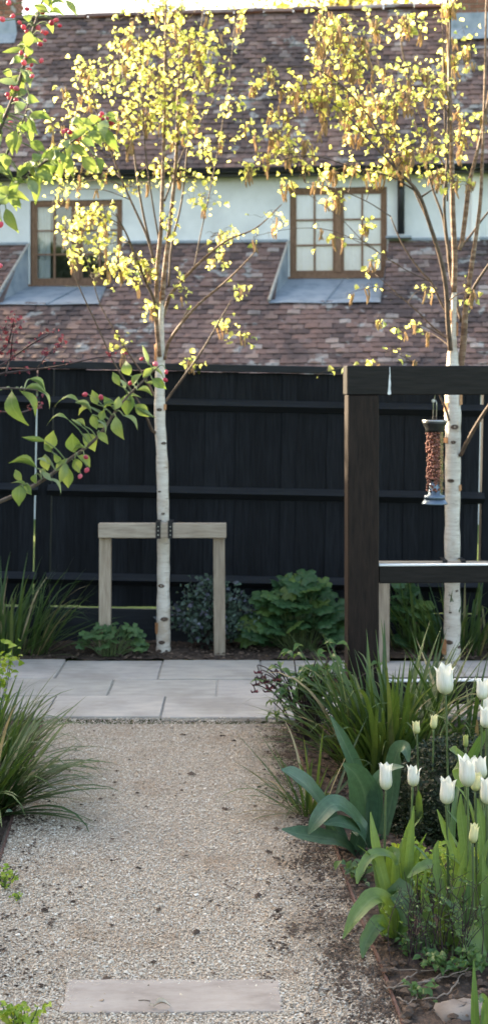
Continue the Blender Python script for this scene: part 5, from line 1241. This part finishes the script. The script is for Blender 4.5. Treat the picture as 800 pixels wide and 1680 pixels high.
# broad glaucous leaves (allium) at the front of the irises
def broad_leaf(path, ws, nrm, fold=.25):
    """a wide strap leaf along a path"""
    pts = smooth_path(path, 5); W_ = lerp_list(ws, len(pts)); v = []; f = []
    for i, p in enumerate(pts):
        d = (pts[min(i + 1, len(pts) - 1)] - pts[max(i - 1, 0)]).normalized(); n = Vector(nrm) - d * d.dot(Vector(nrm)); n.normalize(); s = d.cross(n); h = W_[i] / 2 * rnd.uniform(.95, 1.05); n = n + s * rnd.uniform(-.06, .06)
        v += [p - s * h + n * h * fold, p - s * h * .5 + n * h * fold * .3, p, p + s * h * .5 + n * h * fold * .3, p + s * h + n * h * fold]
    for i in range(len(pts) - 1):
        for k in range(4): a = i * 5 + k; f.append((a, a + 1, a + 6, a + 5))
    return v, f
def allium():
    Y = 5.0; c = G(566, 1402, .02); c.y = Y; c.x = P(566, 0, Y).x; t = thing('allium_plant', 'broad blue green leaved bulb plant arching at the edge of the bed', 'plant', c); s = Y / F
    Q = lambda px, py, dy=0: P(px, py, Y + dy) - c
    for path, ws, nrm in (
        ([(575, 1400, 0), (545, 1345, -.05), (508, 1295, -.10), (480, 1272, -.13), (461, 1263, -.15)], [20, 36, 44, 34, 4], (.5, -.5, 1)),
        ([(588, 1400, .02), (600, 1350, 0), (598, 1305, -.02), (584, 1272, -.05), (562, 1252, -.08)], [26, 44, 52, 40, 4], (-.2, -1, .5)),
        ([(578, 1400, -.03), (590, 1360, -.08), (570, 1330, -.14), (545, 1320, -.18), (520, 1345, -.2), (505, 1368, -.2)], [20, 34, 36, 34, 26, 4], (0, -.7, 1)),
        ([(585, 1405, -.05), (560, 1382, -.1), (525, 1374, -.15), (490, 1368, -.18), (462, 1361, -.2)], [20, 34, 36, 28, 4], (0, -.6, 1)),
        ([(604, 1375, .30), (596, 1310, .30), (580, 1255, .30), (560, 1210, .28), (541, 1174, .27)], [18, 24, 28, 20, 3], (.5, -1, .2)),
        ([(622, 1395, .12), (642, 1310, .12), (645, 1260, .1), (652, 1232, .06), (664, 1228, .02), (670, 1250, 0)], [16, 24, 30, 30, 20, 4], (-.4, -1, .6)),
        ([(606, 1400, .05), (612, 1340, .0), (618, 1285, -.03), (640, 1262, -.06), (662, 1258, -.08)], [16, 26, 28, 20, 3], (0, -.6, 1)),
        ([(570, 1400, .05), (545, 1360, .04), (535, 1330, .0), (520, 1318, -.03)], [20, 34, 34, 4], (.3, -.8, .7)),
        ([(590, 1405, -.06), (600, 1385, -.1), (585, 1362, -.15), (560, 1350, -.2), (530, 1352, -.22)], [18, 30, 32, 26, 4], (0, -.7, 1))):
        v, f = broad_leaf([Q(*p) for p in path], [w * s for w in ws], nrm); b = MB(); b.add(v, f); link('leaf', set_uv(b.mesh('leaf', 'blue_leaf', True), 5, len(v) // 5), t)
allium()
def yew_dome():
    r = random.Random(16); c = Vector((.80, 5.25, .0)); t = thing('clipped_evergreen', 'dark clipped evergreen dome behind the tulips', 'shrub', c)
    b = MB(); b.lathe([(0, .28), (.12, .27), (.2, .22), (.235, .14), (.22, .03), (.1, 0)], 20); b.obj('inner_growth', 'yew', t, True)
    pts = []
    for i in range(15000):
        a = r.uniform(0, 6.283); z = r.uniform(.02, 1); q = math.sqrt(max(0, 1 - (z * .98) ** 2.4)); k = r.uniform(.86, 1.03) + .035 * math.sin(a * 9 + z * 14)
        pts.append((.262 * q * k * math.cos(a), .262 * q * k * math.sin(a), .335 * z * k))
    cloud('needles', 'yew', t, pts, leaf_geo([.3, 1, .9, .1], .1, .1), (.009, .018), 4)
yew_dome()
spurge('lime green leafy spurge at the foot of the tulips', (P(682, 0, 4.5).x, 4.5, .02), 420, .10, .16, 'lime', (.016, .032), 8, 26, bare=.2)
spurge('lime green leafy spurge half hidden behind tulip leaves at the right edge', (P(765, 0, 4.6).x, 4.66, .02), 260, .085, .115, 'lime', (.016, .032), 28, 22, bare=.2)
spurge('small green and yellow seedling beside the rusty edging', (P(588, 0, 4.7).x, 4.7, .02), 34, .05, .05, 'tulip_leaf', (.02, .045), 18, 7, 'weed', .2)

spurge('low green groundcover between the twiggy shrub and the rock', (P(745, 0, 3.95).x, 3.97, .02), 150, .10, .06, 'hell_leaf', (.014, .03), 38, 14, 'groundcover_plant', .1)
spurge('low green groundcover in front of the drooping tulip leaves', (P(668, 0, 4.1).x, 4.08, .02), 60, .05, .05, 'hell_leaf', (.014, .028), 39, 9, 'groundcover_plant', .1)
spurge('small green seedling on the soil left of the rock', (G(690, 1650).x, G(690, 1650).y, .02), 26, .03, .035, 'hell_leaf', (.014, .03), 40, 6, 'groundcover_plant', .1)
clump('narrow green leaf tuft between the tulip stems at the right edge', (.70, 4.45, .02), 60, .12, .24, .09, None, 43, 1.3, (0, .5), mat='tulip_blade', name='narrow_leaf_tuft', cat='plant')
# tulips
def petal_geo(flare, close, seed):
    r = random.Random(seed); v = []; f = []; n = 8; m = 5; T_ = [0, .06, .18, .33, .5, .66, .80, .90, 1]
    for i in range(n + 1):
        t = T_[i]
        rad = [.05, .20, .30, .325, .312, .298, .298, .318, .345 + flare][i] * close
        ha = [1.0, .95, .86, .80, .77, .74, .67, .42, .03][i]
        for k in range(m):
            u = (k / (m - 1) * 2 - 1); a = u * ha; bow = 1 - .06 * u * u
            v.append((rad * math.cos(a) * bow, rad * math.sin(a) * bow * 1.05, t + .012 * math.sin(k * 2 + i)))
    for i in range(n):
        for k in range(m - 1): a = i * m + k; f.append((a, a + 1, a + m + 1, a + m))
    return v, f
PET = {}
def tulip(label, px, top, bot, Y, kind='petal', foot=None, lean=0.0, open_=1.0, leaves=2, seed=1, lw=1.0):
    r = random.Random(seed); s = Y / F
    z0, z1 = P(px, bot, Y).z, P(px, top, Y).z; h = z1 - z0
    fx = (foot if foot is not None else px)
    base = Vector((P(fx, 0, Y).x, Y, .015)); t = thing('tulip', label, 'tulip', base, group='white tulips in the bed')
    head = Vector((P(px, bot, Y).x - base.x, 0, z0 - base.z))
    pp = smooth_path([(0, 0, -.02), (head.x * .2, .005, head.z * .4), (head.x * .7, 0, head.z * .8), head], 5); b = MB(); b.tube(pp, lerp_list([.0045, .0042, .0034, .0036], len(pp)), 8); b.obj('stem', 'tulip_stem', t, True)
    key = (kind, round(open_, 1))
    if key not in PET: PET[key] = [geo_mesh(petal_geo(.045 * open_, .80 if kind == 'petal' else .80, q), 'petal', kind) for q in range(3)]
    rot0 = r.uniform(0, 6.28)
    for k in range(6):
        a = rot0 + k * math.pi / 3; inner = k % 2
        m = Matrix.Translation(head) @ Matrix.Rotation(lean, 4, 'Y') @ Matrix.Rotation(a, 4, 'Z') @ Matrix.Rotation(r.uniform(-.07, .10) * open_, 4, 'Y') @ Matrix.Diagonal((h * (1.0 if inner else 1.07) * open_, h * (1.0 if inner else 1.07) * open_, h * r.uniform(.93, 1.04), 1))
        link('petal', PET[key][r.randrange(3)], t, m)
    for k in range(leaves):
        a = r.uniform(0, 6.283); L = r.uniform(.55, .85) * min(head.z, .45); w = r.uniform(.022, .034) * lw; o = Vector((math.cos(a), math.sin(a), 0)); up = r.uniform(.1, .3)
        path = [Vector((0, 0, .0)), o * .03 + Vector((0, 0, L * .35)), o * (.05 + .08 * up) + Vector((0, 0, L * .75)), o * (.07 + .35 * up) + Vector((0, 0, L * (1 - .1 * up)))]
        v, f = broad_leaf(path, [w * .7, w, w * .75, .002], -o + Vector((0, -.2, .3)), .35); b = MB(); b.add(v, f); link('leaf', set_uv(b.mesh('leaf', 'tulip_leaf', True), 5, len(v) // 5), t)
    return t
tl = [
 ('tallest large white tulip standing high in front of the low rail', 730, 1090, 1139, 4.75, 'petal', 736, 0, 1.0, 1),
 ('white tulip farthest left in front of the dark evergreen dome', 632, 1251, 1296, 4.25, 'petal', 629, 0, .85, 2),
 ('white tulip second from the left before the dark evergreen dome', 676, 1255, 1290, 4.3, 'petal', 670, .05, .95, 2),
 ('white tulip standing lower than its neighbours before the middle of the evergreen dome', 731, 1276, 1319, 4.2, 'petal', 736, .06, 1.0, 2),
 ('largest white tulip of the front group with a cream one tucked behind it', 766, 1240, 1290, 4.15, 'petal', 768, -.03, .95, 2),
 ('cream tulip tucked behind the largest white tulip of the front group', 778, 1268, 1298, 4.3, 'petal_cream', 782, .12, 1.0, 1),
 ('white tulip upper one of the two at the right edge of the front group', 790, 1240, 1277, 4.35, 'petal', 793, -.1, .9, 1),
 ('white tulip cut by the right edge just below the cream tulip', 797, 1276, 1319, 4.2, 'petal', 799, 0, .9, 1),
 ('small half open cream yellow tulip low among the leaves at the right', 774, 1351, 1383, 4.05, 'petal_cream', 776, .1, .85, 1),
 ('small cream tulip left of the stem of the tallest tulip', 683, 1182, 1204, 5.1, 'petal_cream', 687, -.06, .95, 1),
 ('small cream tulip nearest to the stem of the tallest tulip', 710, 1173, 1196, 5.15, 'petal_cream', 709, .06, .95, 1),
 ('closed green tulip bud right of the stem of the tallest tulip', 763, 1205, 1226, 4.9, 'petal_green', 762, 0, .7, 1),
 ('white tulip topmost of the stack of three at the right edge', 790, 1113, 1148, 4.7, 'petal', 786, .05, 1.0, 1),
 ('white tulip in the middle of the stack of three at the right edge', 797, 1142, 1165, 4.9, 'petal', 795, 0, 1.2, 1),
 ('white tulip lowest and roundest of the stack of three at the right edge', 797, 1160, 1194, 4.6, 'petal', 798, .1, 1.2, 1)]
for i, (lab, px, a, c, Y, kd, ft, ln, op, nl) in enumerate(tl): tulip(lab, px, a, c, Y, kd, ft, ln, op, nl, 40 + i)
# traced tulip leaves: plants without a flower
def tulip_leaves(label, c, paths):
    t = thing('tulip_leaf_tuft', label, 'tulip leaves', c, group='leafy tulip tufts')
    for Y, path, ws, nrm in paths:
        v, f = broad_leaf([P(px, py, Y + dy) - Vector(c) for px, py, dy in path], [w * Y / F for w in ws], nrm, .3); b = MB(); b.add(v, f); link('leaf', set_uv(b.mesh('leaf', 'tulip_leaf', True), 5, len(v) // 5), t)
tulip_leaves('tuft of wide folded tulip leaves drooping over the soil at the edge of the path', (P(640, 0, 4.22).x, 4.22, .015), [
    (4.15, [(645, 1545, .05), (636, 1490, .0), (615, 1472, -.04), (585, 1500, -.08), (562, 1540, -.1)], [16, 26, 34, 26, 3], (-.4, -.8, .8)),
    (4.15, [(640, 1550, .05), (632, 1525, .0), (620, 1515, -.06), (600, 1545, -.08), (594, 1572, -.1)], [14, 24, 28, 22, 3], (-.4, -1, .4)),
    (4.2, [(648, 1545, .0), (650, 1490, .0), (650, 1462, -.02), (660, 1475, -.06), (664, 1520, -.08)], [16, 30, 40, 38, 6], (.1, -1, .4)),
    (4.2, [(640, 1490, .0), (622, 1420, .0), (612, 1370, .0), (607, 1332, .01)], [18, 20, 14, 2], (.4, -1, 0)),
    (4.22, [(644, 1500, .02), (648, 1440, .0), (640, 1405, -.02), (610, 1402, -.05), (590, 1430, -.07), (585, 1450, -.08)], [14, 16, 16, 18, 14, 3], (0, -.6, 1)),
    (4.25, [(652, 1490, .0), (640, 1430, .03), (638, 1408, .02), (646, 1400, -.02), (650, 1420, -.04)], [14, 22, 24, 20, 4], (0, -1, .4)),
    (4.2, [(655, 1540, .0), (672, 1495, -.03), (690, 1500, -.06), (700, 1530, -.08)], [12, 20, 20, 3], (0, -.8, .8))])
tulip_leaves('tuft of tulip leaves with one tall bright blade behind the bare twigs', (P(690, 0, 4.18).x, 4.18, .015), [
    (4.2, [(672, 1500, .0), (668, 1440, .0), (672, 1380, -.01), (678, 1322, -.02)], [16, 18, 14, 2], (.3, -1, 0)),
    (4.2, [(672, 1480, .02), (664, 1420, .02), (668, 1370, .02), (672, 1345, .02)], [12, 16, 12, 2], (-.3, -1, 0)),
    (4.15, [(745, 1530, .0), (726, 1480, -.02), (715, 1430, -.02), (713, 1395, -.02), (718, 1378, -.02)], [14, 18, 16, 12, 2], (.5, -1, 0)),
    (4.15, [(705, 1560, .0), (700, 1540, -.03), (690, 1560, -.07), (692, 1582, -.1)], [16, 30, 28, 4], (0, -1, .4)),
    (4.15, [(725, 1550, .0), (730, 1515, -.02), (738, 1490, -.05), (748, 1505, -.08), (752, 1535, -.1)], [16, 26, 30, 22, 4], (.2, -1, .5)),
    (4.1, [(750, 1560, .0), (752, 1530, -.03), (765, 1530, -.08), (780, 1570, -.12), (786, 1600, -.14)], [18, 34, 40, 34, 5], (.3, -1, .5)),
    (4.15, [(742, 1560, .02), (735, 1530, .0), (728, 1535, -.03)], [16, 20, 4], (-.5, -1, .3)),
    (4.2, [(715, 1500, 0), (722, 1450, 0), (712, 1420, -.02), (690, 1424, -.05), (668, 1440, -.06)], [12, 18, 20, 20, 4], (0, -.5, 1))])
tulip_leaves('tuft of upright tulip leaves rising right of the middle of the bed', (P(760, 0, 4.25).x, 4.25, .015), [
    (4.2, [(750, 1450, .0), (742, 1400, .0), (728, 1360, .0), (716, 1328, .0)], [14, 16, 14, 2], (.6, -1, 0)),
    (4.2, [(765, 1450, .0), (762, 1390, .0), (756, 1340, .0), (755, 1303, .0)], [16, 18, 16, 2], (-.3, -1, 0)),
    (4.25, [(755, 1450, .0), (755, 1400, .02), (762, 1360, .02), (768, 1330, .02)], [14, 18, 14, 2], (.2, -1, 0)),
    (4.2, [(790, 1460, .0), (792, 1400, .0), (788, 1350, .0), (782, 1310, .0)], [16, 20, 18, 2], (.3, -1, 0)),
    (4.15, [(785, 1540, .0), (776, 1480, .0), (770, 1440, .0), (774, 1390, .0)], [18, 22, 18, 2], (.2, -1, 0)),
    (4.25, [(795, 1460, .0), (800, 1420, .0), (806, 1380, .0)], [18, 20, 2], (-.2, -1, 0)),
    (4.12, [(735, 1590, .0), (742, 1510, .0), (750, 1450, .0), (762, 1395, .0)], [16, 20, 16, 2], (.3, -1, 0)),
    (4.1, [(775, 1600, .0), (771, 1540, .0), (765, 1490, .0), (768, 1446, .0)], [18, 22, 16, 2], (-.3, -1, 0)),
    (4.1, [(800, 1590, .0), (793, 1520, .0), (796, 1450, .0), (790, 1398, .0)], [18, 20, 16, 2], (.1, -1, 0)),
    (4.12, [(718, 1585, .0), (704, 1520, .0), (694, 1465, .0), (697, 1425, .0)], [16, 20, 14, 2], (.4, -1, 0)),
    (4.8, [(760, 1290, .0), (752, 1255, .0), (748, 1238, -.04), (736, 1230, -.08)], [24, 34, 30, 4], (0, -.8, .8)),
    (4.8, [(770, 1290, .0), (772, 1250, .0), (788, 1215, -.03), (806, 1190, -.05)], [16, 18, 14, 2], (-.4, -1, .3))])
tulip_leaves('bright upright tulip leaves in the bottom right corner of the picture', (P(795, 0, 3.5).x, 3.5, .0), [
    (3.5, [(778, 1800, .0), (778, 1700, .0), (777, 1640, .0), (776, 1575, .0)], [18, 17, 13, 2], (.2, -1, 0)),
    (3.5, [(796, 1800, .0), (796, 1700, .0), (794, 1655, -.02), (790, 1637, -.05), (786, 1645, -.07)], [18, 22, 20, 14, 3], (.1, -.8, .6)),
    (3.5, [(810, 1800, .0), (806, 1700, .0), (802, 1650, .02)], [20, 22, 3], (-.3, -1, 0))])
def twiggy():
    r = random.Random(18); c = Vector((P(730, 0, 4.05).x, 4.05, .015)); t = thing('twiggy_shrub', 'low bare brown twiggy shrub among the tulip leaves', 'shrub', c)
    lv = MB()
    for i in range(50):
        a = r.uniform(0, 6.283); u = r.random() ** .6; x0, y0 = .18 * u * math.cos(a), .09 * u * math.sin(a); h = r.uniform(.12, .27)
        p = smooth_path([(x0, y0, -.01), (x0 + r.uniform(-.025, .025), y0 + r.uniform(-.02, .02), h * .5), (x0 + r.uniform(-.05, .05), y0 + r.uniform(-.04, .02), h)], 4); b = MB(); b.tube(p, lerp_list([.0022, .0009], len(p)), 4, False)
        for k in range(3):
            s0 = p[r.randrange(3, len(p))]; d = Vector((r.uniform(-.05, .05), r.uniform(-.04, .03), r.uniform(.01, .06))); b.tube([s0, s0 + d * .5 + Vector((r.uniform(-.006, .006), 0, 0)), s0 + d], [.0011, .0009, .0006], 4, False)
            for q in range(2): e = s0 + d * r.random(); ln = r.uniform(.007, .016); dd = Vector((r.uniform(-1, 1), r.uniform(-1, .3), r.uniform(-.2, 1))).normalized(); lv.merge(SMALL[0], SMALL[1], frame(e, e + dd * ln, (0, -1, .5), ln * .45))
        b.obj('stem', 'plum_twig', t, True)
    lv.obj('leaves', 'tulip_leaf', t, True, kind='stuff')
twiggy()
def sticks():
    for lab, path in (('pale dry stick lying nearest the rusty edging with a short fork', [(628, 1618, 2.5), (650, 1620, 3), (700, 1612, 3), (738, 1588, 2.4)]),
                      ('pale dry stick crossing behind the others on the soil', [(645, 1622, 2), (662, 1608, 2.6), (682, 1596, 2.2)]),
                      ('long pale crooked stick lying on the soil toward the right', [(678, 1628, 2.6), (690, 1612, 3), (710, 1604, 2.6), (742, 1600, 2.4), (766, 1590, 2)]),
                      ('curved pale stick nearest the rock', [(694, 1641, 2), (720, 1634, 2.8), (742, 1622, 2.8), (752, 1604, 2.4), (764, 1595, 1.6)]),
                      ('short pale stick lying in the soil left of the rock', [(648, 1636, 2), (662, 1642, 2.8), (668, 1646, 2.6), (684, 1634, 1.8)]),
                      ('thin dry stick lying farthest back on the soil', [(640, 1590, 1.6), (690, 1592, 2), (740, 1588, 1.8), (780, 1584, 1.2)])):
        q = [G(px, py, .035) for px, py, w in path]; p = smooth_path(q, 4); p = [v + Vector((rnd.uniform(-.003, .003), rnd.uniform(-.004, .004), rnd.uniform(-.004, .004))) for v in p]
        b = MB(); b.tube(p, lerp_list([w / 2 * 3.95 / F for _, _, w in path], len(p)), 6); tag(b.obj('fallen_stick', 'dead_stick', None, True), lab, 'stick', 'dry sticks on the soil')
sticks()

# ================================================================== BEYOND THE HOUSE AND OUTSIDE THE FRAME
def far_tree(label, loc, h, rad, n, seed, mat='far_leaf'):
    r = random.Random(seed); t = thing('far_tree', label, 'tree', loc); b = MB()
    p = smooth_path([(0, 0, -.1), (.1, 0, h * .3), (-.05, .1, h * .6), (0, 0, h * .9)], 4); b.tube(p, lerp_list([.28, .2, .12, .04], len(p)), 8)
    pts = []
    for k in range(26):
        a = r.uniform(0, 6.283); z = h * r.uniform(.4, .95); e = Vector((rad * math.cos(a) * r.uniform(.4, 1), rad * math.sin(a) * r.uniform(.4, 1), min(h, z + r.uniform(.3, 1.5)))); s = Vector((0, 0, z * .75))
        q = smooth_path([s, s.lerp(e, .5) + Vector((0, 0, .3)), e], 4); b.tube(q, lerp_list([.07, .02], len(q)), 5)
        for _ in range(n // 26): c = q[r.randrange(3, len(q))]; pts.append((c.x + r.gauss(0, .55), c.y + r.gauss(0, .55), c.z + r.gauss(0, .45)))
    b.obj('trunk', 'branch', t, True); cloud('crown', mat, t, pts, SMALL, (.12, .22), seed)
far_tree('yellow leaved tree rising behind the cottage ridge', (2.2, 33, 0), 12.4, 2.6, 7000, 71)
def added_shade_hedge():
    """hedge added out of view on the left to cast shade over the garden"""
    r = random.Random(22); t = thing('added_shade_hedge', 'unseen hedge added along the left side to shade the garden', 'hedge', (-6.2, 5.0, 0))
    hh = 4.28  # height sets the shade line cast by this added hedge
    b = MB(); b.box(-.5, .25, -9, 12, 0, hh - .12); b.obj('inner_growth', 'hedge', t)
    pts = []
    for _ in range(9000): pts.append((r.uniform(.2, .36), r.uniform(-9, 12), r.uniform(0, hh)))
    for _ in range(6000): pts.append((r.uniform(-.5, .3), r.uniform(-9, 12), hh - .12 + r.random() ** 2 * .28))
    cloud('leaves', 'hedge', t, pts, SMALL, (.07, .14), 9)
added_shade_hedge()
